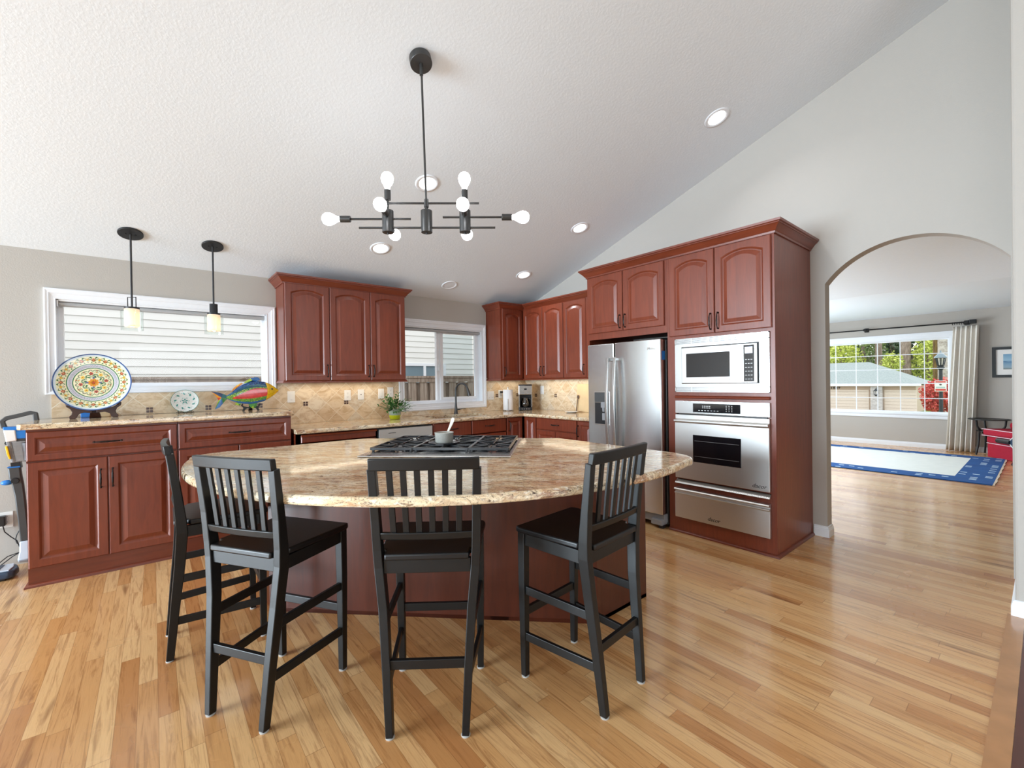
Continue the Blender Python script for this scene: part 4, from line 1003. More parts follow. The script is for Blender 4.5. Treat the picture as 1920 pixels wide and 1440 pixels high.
plate('outlet', (3.865, 0, 1.170), 'white outlet with a black plug behind the paper towels')
plate('switch', (0, 4.622, 1.220), 'white switch plate on the right-hand backsplash beside the coffee maker', 'r')
plate('outlet', (-.870, 0, .355), 'white wall outlet low beside the vacuum cleaner', off=0, group=None)

# ------------------------------------------------------------------ faucet and counter things
t = thing('faucet', 'dark gooseneck pull-down faucet in front of the sink window', 'faucet', (3.045, 4.875, CT))
mb = MB(); mb.lathe([(.030, 0), (.030, .006), (.024, .016), (.020, .05), (.015, .11), (.0135, .14)], (3.045, 4.875, CT+.0004), 24); mb.build('base', 'lampmetal', t, smooth=50)
pts = [(3.045, 4.875, CT+.13), (3.045, 4.875, CT+.29)]
for i in range(1, 12):
    th = PI*i/12*.94; rr = .105
    pts.append((3.045+.05*(1-math.cos(th))/2, 4.875-rr*(1-math.cos(th)), CT+.29+rr*math.sin(th)))
mb = MB(); mb.tube(pts, .0125, 14); mb.build('spout', 'lampmetal', t, smooth=50)
e = Vector(pts[-1]); mb = MB(); mb.tube([e, e+Vector((.006, -.022, -.06)), e+Vector((.010, -.034, -.10))], [.0135, .018, .021], 16); mb.build('spray_head', 'lampmetal', t, smooth=50)
mb = MB(); mb.cyl((3.045, 4.875, CT+.055), (3.10, 4.862, CT+.058), .011, .009); mb.path([(3.095, 4.862, CT+.060), (3.13, 4.855, CT+.066), (3.175, 4.846, CT+.060)], [.016, .012, .010], [.009, .007, .006], (0, 0, 1)); mb.build('lever', 'lampmetal', t, smooth=50)

def leaf_shape(mb, base, d, L, w, droop, mi=0, seg=4, up=(0,0,1)):
    base, d = Vector(base), Vector(d).normalized(); side = d.cross(Vector(up))
    side = side.normalized() if side.length > 1e-3 else Vector((1,0,0)); nrm = side.cross(d)
    L_, C, R_ = [], [], []
    for i in range(seg+1):
        s = i/seg; p = base+d*(L*s)-Vector((0,0,1))*droop*L*s*s; ww = w*math.sin(PI*min(s*.92+.06, 1))**.8*.5
        L_.append(p-side*ww+nrm*ww*.25); C.append(p); R_.append(p+side*ww+nrm*ww*.25)
    b = len(mb.v); mb.v += [tuple(p) for r in zip(L_, C, R_) for p in r]
    for i in range(seg):
        k = b+i*3; mb.f += [[k, k+1, k+4, k+3], [k+1, k+2, k+5, k+4]]; mb.m += [mi, mi]
t = thing('potted_plant', 'leafy green plant in a lime and grey-green pot on the granite counter', 'potted plant', (2.13, 4.715, CT))
mb = MB(); mb.lathe([(0, .0005), (.052, .0005), (.058, .006), (.066, .048), (.070, .112), (.066, .114), (.062, .105), (.050, .02), (0, .018)], (2.13, 4.715, CT), 32, 0, 'z', [0, 0, 0, 1, 1, 1, 1, 1]); mb.build('pot', ['pot_g', 'pot_b'], t, smooth=50)
mb = MB(); mb.lathe([(0, .098), (.061, .098), (.060, .090)], (2.13, 4.715, CT), 24); mb.build('soil', 'soil', t)
rnd = random.Random(4); mb = MB(); mbs = MB()
for i in range(64):
    th = rnd.uniform(0, 2*PI); el = rnd.uniform(.15, 1.35); L = rnd.uniform(.10, .21)
    b = Vector((2.13+.02*math.cos(th), 4.715+.02*math.sin(th), CT+.095))
    d = Vector((math.cos(th)*math.cos(el), math.sin(th)*math.cos(el), math.sin(el)))
    e = b+d*L*1.0-Vector((0,0,.03))*(1-el/1.4)
    if e.y > 4.93: e.y = 4.93
    mbs.tube([b, (b+e)/2+Vector((0,0,.012)), e], .0016, 5)
    for k in range(4):
        f = .45+.55*k/3; p = b.lerp(e, f); dd = (d+Vector((rnd.uniform(-.8,.8), rnd.uniform(-.8,.6), rnd.uniform(-.3,.3)))).normalized()
        leaf_shape(mb, p, dd, rnd.uniform(.035, .06), rnd.uniform(.018, .028), .35)
mb.build('foliage', 'leaf', t, norm=False, smooth=80); mbs.build('stems', 'leaf', t, smooth=60)

px, py = 3.855, 4.80
t = thing('paper_towel_roll', 'white paper towel roll on a stand beside the coffee maker', 'paper towels', (px, py, CT))
mb = MB(); mb.lathe([(0, .0005), (.078, .0005), (.080, .006), (.074, .012), (0, .012)], (px, py, CT), 32); mb.build('stand_base', 'steel_b', t, smooth=40)
mb = MB(); mb.cyl((px, py, CT+.012), (px, py, CT+.325), .006, n=12); mb.sphere((px, py, CT+.328), .010, 12); mb.cyl((px-.055, py-.062, CT+.01), (px-.055, py-.062, CT+.17), .004, n=8); mb.build('post', 'steel_b', t, smooth=40)
mb = MB(); mb.lathe([(.020, .014), (.068, .014), (.070, .018), (.070, .292), (.068, .296), (.020, .296)], (px, py, CT), 40)
mb.path([(px+.068, py-.018, CT+.155), (px+.078, py-.02, CT+.15), (px+.072, py-.05, CT+.148)], .004, .262, (0, 0, 1)) if False else None
mb.build('roll', 'paper', t, smooth=40)
ca, sa = math.cos(R(-38)), math.sin(R(-38)); c0 = (4.125, 4.745)
t = thing('coffee_maker', 'steel and black drip coffee maker in the counter corner', 'coffee maker', (*c0, CT), R(-38), local=True)
mb = MB(); mb.box(-.095, .095, -.115, .105, .0005, .045); b_ = mb.build('base', 'blackpl', t, bevel=.006)
mb = MB(); mb.box(-.090, .090, .02, .105, .045, .355); mb.box(-.095, .095, -.09, .105, .352, .366); mb.build('body', 'blackpl', t, bevel=.004)
mb = MB(); mb.box(-.095, .095, -.100, .02, .222, .352); h = mb.build('brew_head', 'steel_b', t, bevel=.006)
for s in (-1, 1):
    mb = MB(); mb.box(s*.095-.012 if s > 0 else -.095, s*.095 if s > 0 else -.083, -.095, .06, .045, .222); mb.build('side_column', 'steel_b', t)
mb = MB(); mb.lathe([(.001, -.1005), (.022, -.101), (.022, -.0995)], (0, 0, .300), 24, 0, 'y'); mb.v = [(x, y, .300+(z-.300)*.55) for x, y, z in mb.v]; mb.build('badge', 'blackpl', h)
mb = MB()
for q in (-.03, .03): mb.cyl((q, -.104, .245), (q, -.099, .245), .009, n=14)
mb.build('knob', 'grey_pl', h, smooth=40)
mb = MB(); mb.lathe([(0, .048), (.055, .048), (.066, .075), (.064, .115), (.050, .150), (.046, .175), (.044, .175), (.060, .11)], (0, -.045, 0), 28); cf = mb.build('carafe', 'carafe', t, smooth=60)
mb = MB(); mb.lathe([(.0, .185), (.045, .182), (.048, .172), (0, .172)], (0, -.045, 0), 24); mb.path([(.048, -.07, .170), (.082, -.085, .155), (.085, -.086, .09), (.066, -.07, .075)], .012, .014, (0, 1, 0)); mb.build('carafe_handle', 'blackpl', cf, smooth=40)
mb = MB()
for i in range(4): mb.cyl((-.05+.032*i, -.1165, .022), (-.05+.032*i, -.114, .022), .006, n=10)
mb.build('buttons', 'steel_b', b_)
t = thing('power_cord', 'thin black cord looping from the coffee maker to the outlet', 'cord', (4.0, 4.93, CT))
mb = MB(); mb.tube([(4.02, 4.90, CT+.02), (3.985, 4.93, CT+.05), (3.955, 4.955, CT+.12), (3.945, 4.965, CT+.19), (3.915, 4.965, CT+.245), (3.885, 4.955, CT+.262)], .004, 8); mb.build('cable', 'blackpl', t, smooth=60)
mb = MB(); mb.box(3.850, 3.890, 4.955, 4.980, CT+.245, CT+.275); mb.build('plug', 'blackpl', t, bevel=.004)
t = thing('cutting_board', 'pale wooden board leaning on the backsplash beside the refrigerator', 'cutting board', (4.33, 3.82, CT))
mb = MB(); a0, a1 = 3.70, 3.93
mb.hexa([(4.290, a0, CT+.0005), (4.305, a0, CT+.0005), (4.305, a1, CT+.0005), (4.290, a1, CT+.0005)], [(4.330, a0, CT+.365), (4.345, a0, CT+.365), (4.345, a1, CT+.365), (4.330, a1, CT+.365)]); mb.build('board', 'board', t, bevel=.004)
t = thing('wooden_spoon', 'short brown wooden spoon leaning against the pale board', 'spoon', (4.27, 3.90, CT))
mb = MB(); mb.tube([(4.262, 3.895, CT+.006), (4.285, 3.885, CT+.17)], .006, 10); mb.sphere((4.289, 3.884, CT+.195), .02, 14, 0, .35, .8, 1.4); mb.build('spoon', 'stand_wood', t, smooth=60)
t = thing('saucer', 'small white dish lying on the counter below the pale board', 'dish', (4.14, 3.86, CT))
mb = MB(); mb.lathe([(0, .0005), (.05, .0005), (.088, .014), (.086, .017), (.05, .006), (0, .005)], (4.14, 3.86, CT), 32); mb.build('dish', 'white_pl', t, smooth=50)

# ------------------------------------------------------------------ things on the buffet
BZ = 1.106
def easel(name, c, s, label, mat, z=BZ):
    """wooden plate stand: two cut-out legs with hooks and a rear foot"""
    t = thing(name, label, 'plate stand', (*c, z))
    pr = [(.012, .040), (.060, .046), (.088, .034), (.100, .006), (.108, .0006), (.138, .0006), (.142, .018), (.128, .032), (.124, .052), (.134, .076), (.156, .094), (.160, .116), (.148, .128), (.134, .120), (.130, .100), (.110, .086), (.060, .074), (.012, .070)]
    for sx in (-1, 1):
        mb = MB(); rings = []
        poly = [(c[0]+sx*a*s, z+b*s) for a, b in pr]
        y0, y1 = c[1]-.020*s, c[1]-.001*s
        n = len(poly); mb.add([(x, y0, zz) for x, zz in poly]+[(x, y1, zz) for x, zz in poly], [tuple(range(n)), tuple(range(2*n-1, n-1, -1))]+[(i, (i+1) % n, (i+1) % n+n, i+n) for i in range(n)])
        mb.build('leg', mat, t, bevel=.003*s)
        mb = MB(); mb.beam((c[0]+sx*.142*s, c[1]-.018*s, z+.104*s), (c[0]+sx*.142*s, c[1]-.065*s, z+.112*s), .016*s, .014*s); mb.beam((c[0]+sx*.142*s, c[1]-.062*s, z+.106*s), (c[0]+sx*.142*s, c[1]-.066*s, z+.140*s), .016*s, .010*s, up=(0, 1, 0)); mb.build('hook', mat, t, bevel=.002*s)
    mb = MB(); mb.hexa([(c[0]-.03*s, c[1]+.0*s, z+.04*s), (c[0]+.03*s, c[1], z+.04*s), (c[0]+.03*s, c[1]+.02*s, z+.04*s), (c[0]-.03*s, c[1]+.02*s, z+.04*s)], [(c[0]-.02*s, c[1]+.03*s, z+.26*s), (c[0]+.02*s, c[1]+.03*s, z+.26*s), (c[0]+.02*s, c[1]+.045*s, z+.26*s), (c[0]-.02*s, c[1]+.045*s, z+.26*s)])
    mb.hexa([(c[0]-.035*s, c[1]+.04*s, z+.0006), (c[0]+.035*s, c[1]+.04*s, z+.0006), (c[0]+.035*s, c[1]+.085*s, z+.0006), (c[0]-.035*s, c[1]+.085*s, z+.0006)], [(c[0]-.025*s, c[1]+.0*s, z+.05*s), (c[0]+.025*s, c[1]+.0*s, z+.05*s), (c[0]+.025*s, c[1]+.045*s, z+.05*s), (c[0]-.025*s, c[1]+.045*s, z+.05*s)])
    mb.build('back_support', mat, t, bevel=.003*s)
    return t
easel('plate_stand', (-.355, 4.740), 1.0, 'dark wooden stand holding the large painted plate', 'stand_wood')
for k, cc in dict(pl_cream=(240,234,196), pl_blue=(52,84,140), pl_pale=(206,220,230), pl_green=(52,120,72), pl_lav=(216,214,222), pl_red=(186,66,48), pl_yel=(240,200,70), pl_or=(232,150,44), pl_slate=(104,112,140), pl_dk=(46,60,66), sp_w=(226,232,230), sp_t=(66,146,140), sp_p=(226,150,160)).items():
    M[k] = plain('glazed '+k, srgb(*cc), .12, coat=.4, var=.06, scale=60)
# big plate: lathe dish with painted bands, flowers and leaves lying on its surface
PT = R(13); PC = Vector((-.355, 4.712, 1.383)); PR = .225
e1, e2 = Vector((1, 0, 0)), Vector((0, math.sin(PT), math.cos(PT))); e3 = e1.cross(e2); e3 = -e3 if e3.y > 0 else e3
def prof_h(r): return .030*max(0, (r-.11)/.115)**1.4 if r > .11 else 0
def PP(r, th, d=0): return PC+e1*(r*math.cos(th))+e2*(r*math.sin(th))+e3*(prof_h(r)+d)
t = thing('decorative_plate', 'large painted ceramic plate with floral bands and blue rim', 'plate', tuple(PC-e2*PR))
mats = ['pl_cream', 'pl_green', 'pl_lav', 'pl_blue', 'pl_pale', 'pl_red', 'pl_yel', 'pl_or', 'pl_slate', 'pl_dk']
bands = [(.0005, 0), (.113, 0), (.113, 1), (.119, 1), (.119, 2), (.146, 2), (.146, 1), (.152, 1), (.152, 0), (.205, 0), (.205, 4), (.217, 4), (.217, 3), (.225, 3)]
mb = MB(); NN = 72
for i in range(0, len(bands), 2):
    r0, m0 = bands[i]; r1 = bands[i+1][0]; ks = max(1, int((r1-r0)/.02))
    mb.loft([[PP(r0+(r1-r0)*q/ks, 2*PI*j/NN) for j in range(NN)] for q in range(ks+1)], False, True, m0)
mb.loft([[PP(r, 2*PI*j/NN, d) for j in range(NN)] for r, d in ((.225, 0), (.226, -.004), (.11, -.012), (.0005, -.012))], False, True, 3)
def spot(r, th, a, b, rot, mi, d=.0012, n=10):
    c, s = math.cos(th), math.sin(th); pts = []
    for k in range(n):
        x, y = a*math.cos(2*PI*k/n), b*math.sin(2*PI*k/n); x, y = x*math.cos(rot)-y*math.sin(rot), x*math.sin(rot)+y*math.cos(rot)
        X, Y = r*c+x, r*s+y; pts.append(PP(math.hypot(X, Y), math.atan2(Y, X), d))
    mb.add(pts, [tuple(range(n))], mi)
def curl(r, th, size, flip, mi):
    for k in range(7):
        s = k/6; aa = th+flip*(size*1.6*s)/r; rr = r+size*.55*math.sin(PI*s*1.2)
        spot(rr, aa, size*.20*(1-.5*s), size*.13, aa, mi, .0011, 8)
rp = random.Random(2)
for i in range(16):
    th = 2*PI*i/16
    for q in range(4): spot(.178+.0075*math.cos(q*PI/2), th+.0075*math.sin(q*PI/2)/.178, .0052, .0045, 0, 5, .0014, 8)
    spot(.178, th, .003, .003, 0, 6, .0018, 8)
    for f in (-1, 1):
        curl(.172, th+f*.04, .020, f, 1); curl(.188, th+f*.05, .016, f, 9)
        spot(.197, th+f*.075, .007, .0035, th+f*.8, 1); spot(.161, th+f*.07, .006, .003, th-f*.8, 1)
    th2 = th+PI/16
    for q in range(5): spot(.181+.006*math.cos(q*2*PI/5), th2+.006*math.sin(q*2*PI/5)/.181, .0035, .0035, 0, 6, .0013, 8)
    spot(.181, th2, .0028, .0028, 0, 5, .0018, 8); spot(.162, th2, .003, .003, 0, 5)
for i in range(90):   # hatch strokes in the lavender band
    spot(.132, 2*PI*i/90, .011, .0012, 2*PI*i/90+.5, 8, .0011, 6)
for i in range(9): spot(.017, 2*PI*i/9, .016, .009, 2*PI*i/9, 7, .0014)
for i in range(4): spot(.038, PI/2+PI*i/2, .011, .007, PI/2+PI*i/2, 8, .0012)
spot(0.0001, 0, .007, .007, 0, 5, .0019)
for i in range(8):
    th = 2*PI*i/8+.2
    for q in range(5): spot(.074+.008*math.cos(q*2*PI/5), th+.008*math.sin(q*2*PI/5)/.074, .0055, .0045, 0, 5 if i % 2 == 0 else 6, .0014, 8)
    spot(.074, th, .0035, .0035, 0, 9 if i % 2 == 0 else 5, .0018, 8)
    for f in (-1, 1):
        curl(.056, th+f*.18, .022, f, 1); curl(.090, th+f*.15, .020, f, 1); curl(.096, th+f*.10, .012, -f, 9)
    spot(.100, th+PI/8, .004, .004, 0, 5); spot(.048, th+PI/8, .011, .005, th+1, 1); spot(.084, th+PI/8, .004, .004, 0, 7)
mb.build('plate', mats, t, norm=False)
t = thing('small_box', 'small blue and tan box tucked behind the plate stand', 'box', (-.36, 4.90, BZ))
mb = MB(); mb.box(-.445, -.335, 4.86, 4.93, BZ+.0006, BZ+.042); mb.build('box', 'blue_pl', t, bevel=.004)
mb = MB(); mb.box(-.334, -.270, 4.86, 4.93, BZ+.0006, BZ+.040); mb.build('box_end', 'board', t, bevel=.004)
# small plate on wire stand
PT2 = R(16); PC = Vector((.222, 4.905, 1.212)); PR2 = .102
e2 = Vector((0, math.sin(PT2), math.cos(PT2))); e3 = Vector((0, -math.cos(PT2), math.sin(PT2)))
def prof_h(r): return .014*max(0, (r-.05)/.052)**1.5 if r > .05 else 0
t = thing('small_plate', 'small white plate with teal leaf pattern on the buffet', 'plate', tuple(PC-e2*PR2))
mb = MB()
mb.loft([[PP(r, 2*PI*j/48) for j in range(48)] for r in (.0005, .03, .05, .07, .09, .099)], False, True, 0)
mb.loft([[PP(r, 2*PI*j/48, d) for j in range(48)] for r, d in ((.099, 0), (.102, 0), (.102, -.003), (.05, -.008), (.0005, -.008))], False, True, 1)
for i in range(9):
    th = 2*PI*i/9+.25; spot(.068, th, .012, .0065, th+.6, 1); spot(.074, th+.22, .004, .0025, th, 1); spot(.080, th+.35, .0022, .0022, 0, 2); spot(.052, th+.3, .0022, .0022, 0, 2); spot(.088, th+.1, .0022, .0022, 0, 2)
for q in range(5): spot(.014, q*1.26+.3, .010, .005, q*1.26, 1)
for q in range(6): spot(.030, q*1.05, .005, .003, q*1.05+1, 1); spot(.026, q*1.05+.5, .002, .002, 0, 2)
mb.build('plate', ['sp_w', 'sp_t', 'sp_p'], t, norm=False)
t = thing('wire_stand', 'small black wire stand under the teal-patterned plate', 'plate stand', (.222, 4.88, BZ))
mb = MB()
for s in (-1, 1):
    mb.tube([(.222+s*.005, 4.862, BZ+.004), (.222+s*.03, 4.858, BZ+.022), (.222+s*.052, 4.858, BZ+.018), (.222+s*.064, 4.860, BZ+.004), (.222+s*.048, 4.860, BZ+.0035), (.222+s*.03, 4.86, BZ+.010)], .0022, 6)
    mb.tube([(.222+s*.050, 4.862, BZ+.004), (.222+s*.046, 4.92, BZ+.004), (.222+s*.040, 4.955, BZ+.11)], .0022, 6)
mb.tube([(.172, 4.92, BZ+.004), (.272, 4.92, BZ+.004)], .0022, 6); mb.build('wire', 'bronze', t, smooth=60)
# painted fish
easel('plate_stand', (.715, 4.772), .50, 'small black stand holding up the painted fish', 'black')
for k, cc in dict(f_dk=(20,52,96), f_gr=(70,140,60), f_ye=(244,196,20), f_re=(214,60,58), f_or=(232,150,44), f_bl=(52,110,176), f_li=(170,196,60), f_tl=(24,98,104)).items():
    M[k] = plain('glazed '+k, srgb(*cc), .14, coat=.4, var=.35, scale=38)
t = thing('ceramic_fish', 'bright painted ceramic fish with yellow head and red belly', 'fish ornament', (.70, 4.75, BZ+.05))
fx0, fz0, fsx = .405, 1.282, .86
UPP = [(.13,-.032),(.18,.000),(.23,.040),(.285,.072),(.35,.096),(.42,.104),(.49,.094),(.545,.074),(.59,.046),(.615,.026),(.632,.012)]
LOW = [(.13,-.052),(.18,-.078),(.23,-.094),(.285,-.106),(.35,-.114),(.42,-.106),(.49,-.088),(.545,-.060),(.59,-.030),(.615,-.010),(.632,.004)]
def itp(P, x):
    for (a, b), (c, d) in zip(P, P[1:]):
        if x <= c: return b+(d-b)*(x-a)/(c-a)
    return P[-1][1]
mf = ['f_dk', 'f_gr', 'f_ye', 'f_re', 'f_or', 'f_bl', 'f_li', 'f_tl']
mb = MB(); NS, NT = 120, 40; fy = 4.748
rf = random.Random(8); vs = {}
for side in (-1, 1):
    for i in range(NS+1):
        x = .13+.502*i/NS
        u, l = itp(UPP, x), itp(LOW, x)
        for j in range(NT+1):
            s = j/NT; z = l+(u-l)*s; th = .026*math.sqrt(max(0, 1-(2*s-1)**2))*min(1, 4*(1-i/NS)+.08)*min(1, .45+3*i/NS)
            vs[side, i, j] = len(mb.v); mb.v.append((fx0+x*fsx, fy+side*(th+.0015), fz0+z))
for side in (-1, 1):
    for i in range(NS):
        for j in range(NT):
            s = (j+.5)/NT; p = (i+.5)/NS
            red_lo, red_hi = .26, .26+.42*math.sin(min(1, p/.74)*PI*.62)
            if p > .735+.035*math.sin(s*PI): m = 2
            elif p > .12 and red_lo < s < red_hi: m = 3
            elif s <= .09: m = 5
            elif s <= red_lo: m = 1 if rf.random() > .25 else 6
            elif s > .84: m = 0 if rf.random() > .3 else 5
            elif s > .72: m = 7 if rf.random() > .35 else 0
            else: m = 6 if rf.random() > .55 else (0 if rf.random() > .5 else 1)
            f = [vs[side, i, j], vs[side, i+1, j], vs[side, i+1, j+1], vs[side, i, j+1]]; mb.f.append(f if side < 0 else f[::-1]); mb.m.append(m)
mb.build('body', mf, t, smooth=70)
def fin(poly, mis, name, th=.007, c=None):
    mb = MB(); n = len(poly); P = [(fx0+a*fsx, fz0+b) for a, b in poly]
    cx, cz_ = sum(p[0] for p in P)/n, sum(p[1] for p in P)/n
    if c: cx, cz_ = fx0+c[0]*fsx, fz0+c[1]
    for sd in (-1, 1):
        b = len(mb.v); mb.v += [(x, fy+sd*th*.5, z) for x, z in P]+[(cx, fy+sd*th, cz_)]
        for i in range(n): mb.f.append([b+i, b+(i+1) % n, b+n]); mb.m.append(mis[i % len(mis)])
    for i in range(n): mb.f.append([i, (i+1) % n, n+1+(i+1) % n, n+1+i]); mb.m.append(mis[i % len(mis)])
    return mb.build(name, mf, t)
fin([(.145, -.030), (.10, -.010), (.05, .006), (.0, .012), (.03, -.018), (.052, -.048), (.062, -.070), (.048, -.105), (.030, -.150), (.070, -.134), (.10, -.100), (.120, -.075), (.145, -.055)], [7, 0, 0, 4, 4, 3, 6, 1, 5, 5, 1, 1, 7], 'tail_fin', .008, (.09, -.045))
fin([(.178, .006), (.19, .032), (.225, .062), (.27, .088), (.285, .080), (.24, .048)], [4, 4, 2, 4, 3, 4], 'rear_dorsal_fin')
fin([(.285, .078), (.31, .102), (.355, .128), (.405, .140), (.440, .134), (.450, .112), (.40, .100), (.345, .092)], [6, 6, 5, 5, 5, 5, 0, 1], 'front_dorsal_fin')
fin([(.33, -.108), (.355, -.145), (.385, -.158), (.41, -.135), (.42, -.104)], [1, 6, 1, 1, 1], 'belly_fin')
fin([(.225, -.092), (.205, -.110), (.25, -.125), (.27, -.104)], [6, 6, 1, 1], 'rear_belly_fin')
mb = MB(); mb.sphere((fx0+.562*fsx, fy-.020, fz0+.026), .0085, 14, 0, 1, .6, 1); mb.build('eye', 'blackgl', t, smooth=60)
mb = MB(); mb.tube([(fx0+.63*fsx, fy-.006, fz0+.004), (fx0+.60*fsx, fy-.017, fz0-.002), (fx0+.585*fsx, fy-.020, fz0-.010)], .0018, 6); mb.build('mouth', 'f_or', t)
t = thing('brass_knob', 'small dark round knob mounted at the end of the buffet counter', 'knob', (1.0, 4.6, 1.10))
mb = MB(); mb.cyl((.986, 4.62, 1.085), (1.006, 4.62, 1.085), .009, n=14); mb.sphere((1.014, 4.62, 1.085), .017, 16); mb.build('knob', 'bronze', t, smooth=60)

# ------------------------------------------------------------------ cordless vacuum leaning against the wall
t = thing('stick_vacuum', 'cordless stick vacuum with blue and yellow details leaning beside the buffet', 'vacuum cleaner', (-.82, 4.70, 0))
vy = 4.86
mb = MB(); mb.path([(-.845, vy, 1.055), (-.858, vy, 1.105), (-.835, vy, 1.128), (-.77, vy, 1.145), (-.715, vy, 1.162), (-.690, vy, 1.155), (-.684, vy, 1.10)], [.030]*7, [.030, .028, .026, .026, .028, .032, .036], (0, 1, 0)); mb.build('handle', 'dgrey_pl', t, bevel=.005, smooth=40)
mb = MB(); mb.hexa([(-.845, vy-.045, 1.035), (-.70, vy-.045, 1.015), (-.70, vy+.045, 1.015), (-.845, vy+.045, 1.035)], [(-.848, vy-.045, 1.066), (-.70, vy-.045, 1.060), (-.70, vy+.045, 1.060), (-.848, vy+.045, 1.066)])
mb.box(-.785, -.685, vy-.05, vy+.05, .975, 1.03); mb.build('filter_band', 'blue_pl', t, bevel=.004)
mb = MB(); mb.hexa([(-.832, vy-.055, .955), (-.778, vy-.055, .962), (-.778, vy+.05, .962), (-.832, vy+.05, .955)], [(-.845, vy-.055, 1.045), (-.785, vy-.055, 1.040), (-.785, vy+.05, 1.040), (-.845, vy+.05, 1.045)]); mb.build('motor_cover', 'white_pl', t, bevel=.006)
mb = MB(); mb.box(-.782, -.68, vy-.045, vy+.045, .955, .976); mb.build('collar', 'dgrey_pl', t)
mb = MB(); mb.hexa([(-.795, vy-.05, .800), (-.682, vy-.05, .800), (-.682, vy+.05, .800), (-.795, vy+.05, .800)], [(-.815, vy-.05, .955), (-.682, vy-.05, .955), (-.682, vy+.05, .955), (-.815, vy+.05, .955)]); mb.build('dust_bin', 'smoke', t, bevel=.006)
mb = MB(); mb.lathe([(.030, .81), (.034, .88), (.040, .94), (.0, .945)], (-.725, vy, 0), 20); mb.build('cyclone', 'grey_pl', t, smooth=40)
mb = MB(); mb.hexa([(-.812, vy-.03, .800), (-.796, vy-.03, .800), (-.796, vy+.03, .800), (-.812, vy+.03, .800)], [(-.836, vy-.03, .955), (-.816, vy-.03, .955), (-.816, vy+.03, .955), (-.836, vy+.03, .955)]); mb.build('bin_frame', 'grey_pl', t, bevel=.004)
mb = MB(); mb.path([(-.833, vy-.034, .925), (-.824, vy-.036, .87), (-.815, vy-.034, .828)], [.012, .014, .010], [.020, .022, .018], (0, 1, 0)); mb.build('release_clip', 'yellow_pl', t, bevel=.003)
mb = MB(); mb.lathe([(.0, -.025), (.013, -.022), (.013, .02), (.0, .022)], (-.832, vy, .945), 14, 0, 'y'); mb.build('hinge', 'blackpl', t, smooth=40)
mb = MB(); mb.path([(-.792, vy, .80), (-.788, vy, .755)], [.05, .052], [.045, .048], (0, 1, 0)); mb.build('neck', 'blackpl', t)
mb = MB(); mb.path([(-.800, vy, .765), (-.795, vy, .69), (-.785, vy, .64), (-.775, vy, .55), (-.752, vy, .20)], [.062, .064, .058, .052, .048], [.05, .05, .046, .042, .040], (0, 1, 0)); mb.build('wand', 'dgrey_pl', t, bevel=.008, smooth=40)
mb = MB(); mb.box(-.832, -.768, vy-.030, vy+.03, .762, .770); mb.build('blue_ring', 'blue_pl', t)
mb = MB(); mb.sphere((-.838, vy-.01, .655), .026, 16, 0, 1.25, .8, .75); mb.build('blue_button', 'blue_pl', t, smooth=60)
mb = MB(); mb.lathe([(0, -.034), (.020, -.034), (.022, -.028), (.022, .0)], (-.795, vy, .665), 20, 0, 'y'); mb.build('hinge', 'blackpl', t, smooth=40)
mb = MB(); mb.path([(-.752, vy, .205), (-.748, vy-.02, .13), (-.755, vy-.06, .07)], [.056, .062, .06], [.05, .056, .06], (0, 1, 0)); mb.build('joint', 'paleblue_pl', t, bevel=.008, smooth=40)
mb = MB(); mb.prism([(-1.02, 4.66), (-.99, 4.62), (-.80, 4.615), (-.775, 4.64), (-.765, 4.72), (-.785, 4.80), (-.98, 4.84), (-1.02, 4.82)], .012, .062); hd = mb.build('floor_head', 'navy_pl', t, bevel=.014, seg=3, smooth=40)
mb = MB(); mb.prism([(-.985, 4.65), (-.80, 4.64), (-.79, 4.72), (-.80, 4.80), (-.97, 4.815)], .060, .070); mb.build('top_cover', 'paleblue_pl', hd, bevel=.004)
mb = MB(); mb.prism([(-.90, 4.665), (-.855, 4.66), (-.845, 4.79), (-.885, 4.797)], .069, .073); mb.build('vent_window', 'navy_pl', hd)
for y in (4.64, 4.80):
    mb = MB(); mb.cyl((-.97, y, .012), (-.82, y, .012), .0118, n=12); mb.build('roller', 'blackpl', hd, smooth=40)
t = thing('charger_adapter', 'black plug-in charger in the wall outlet beside the vacuum', 'charger', (-.90, 4.96, .36))
mb = MB(); mb.box(-.955, -.868, 4.945, 4.9935, .318, .392); mb.build('adapter', 'blackpl', t, bevel=.006)
t = thing('power_cord', 'thin black cord tangled on the wall below the charger', 'cord', (-.86, 4.96, .2))
mb = MB(); mb.tube([(-.882, 4.965, .316), (-.875, 4.97, .27), (-.845, 4.975, .225), (-.815, 4.975, .19), (-.805, 4.975, .15), (-.79, 4.97, .11), (-.778, 4.968, .085), (-.80, 4.965, .10), (-.86, 4.96, .085), (-.90, 4.95, .05), (-.93, 4.94, .02), (-.89, 4.93, .035), (-.83, 4.94, .085), (-.79, 4.95, .105), (-.775, 4.96, .09)], .0035, 7)
mb.tube([(-.795, 4.975, .28), (-.815, 4.975, .235), (-.822, 4.975, .20), (-.812, 4.972, .165)], .0035, 7); mb.build('cable', 'blackpl', t, smooth=60)

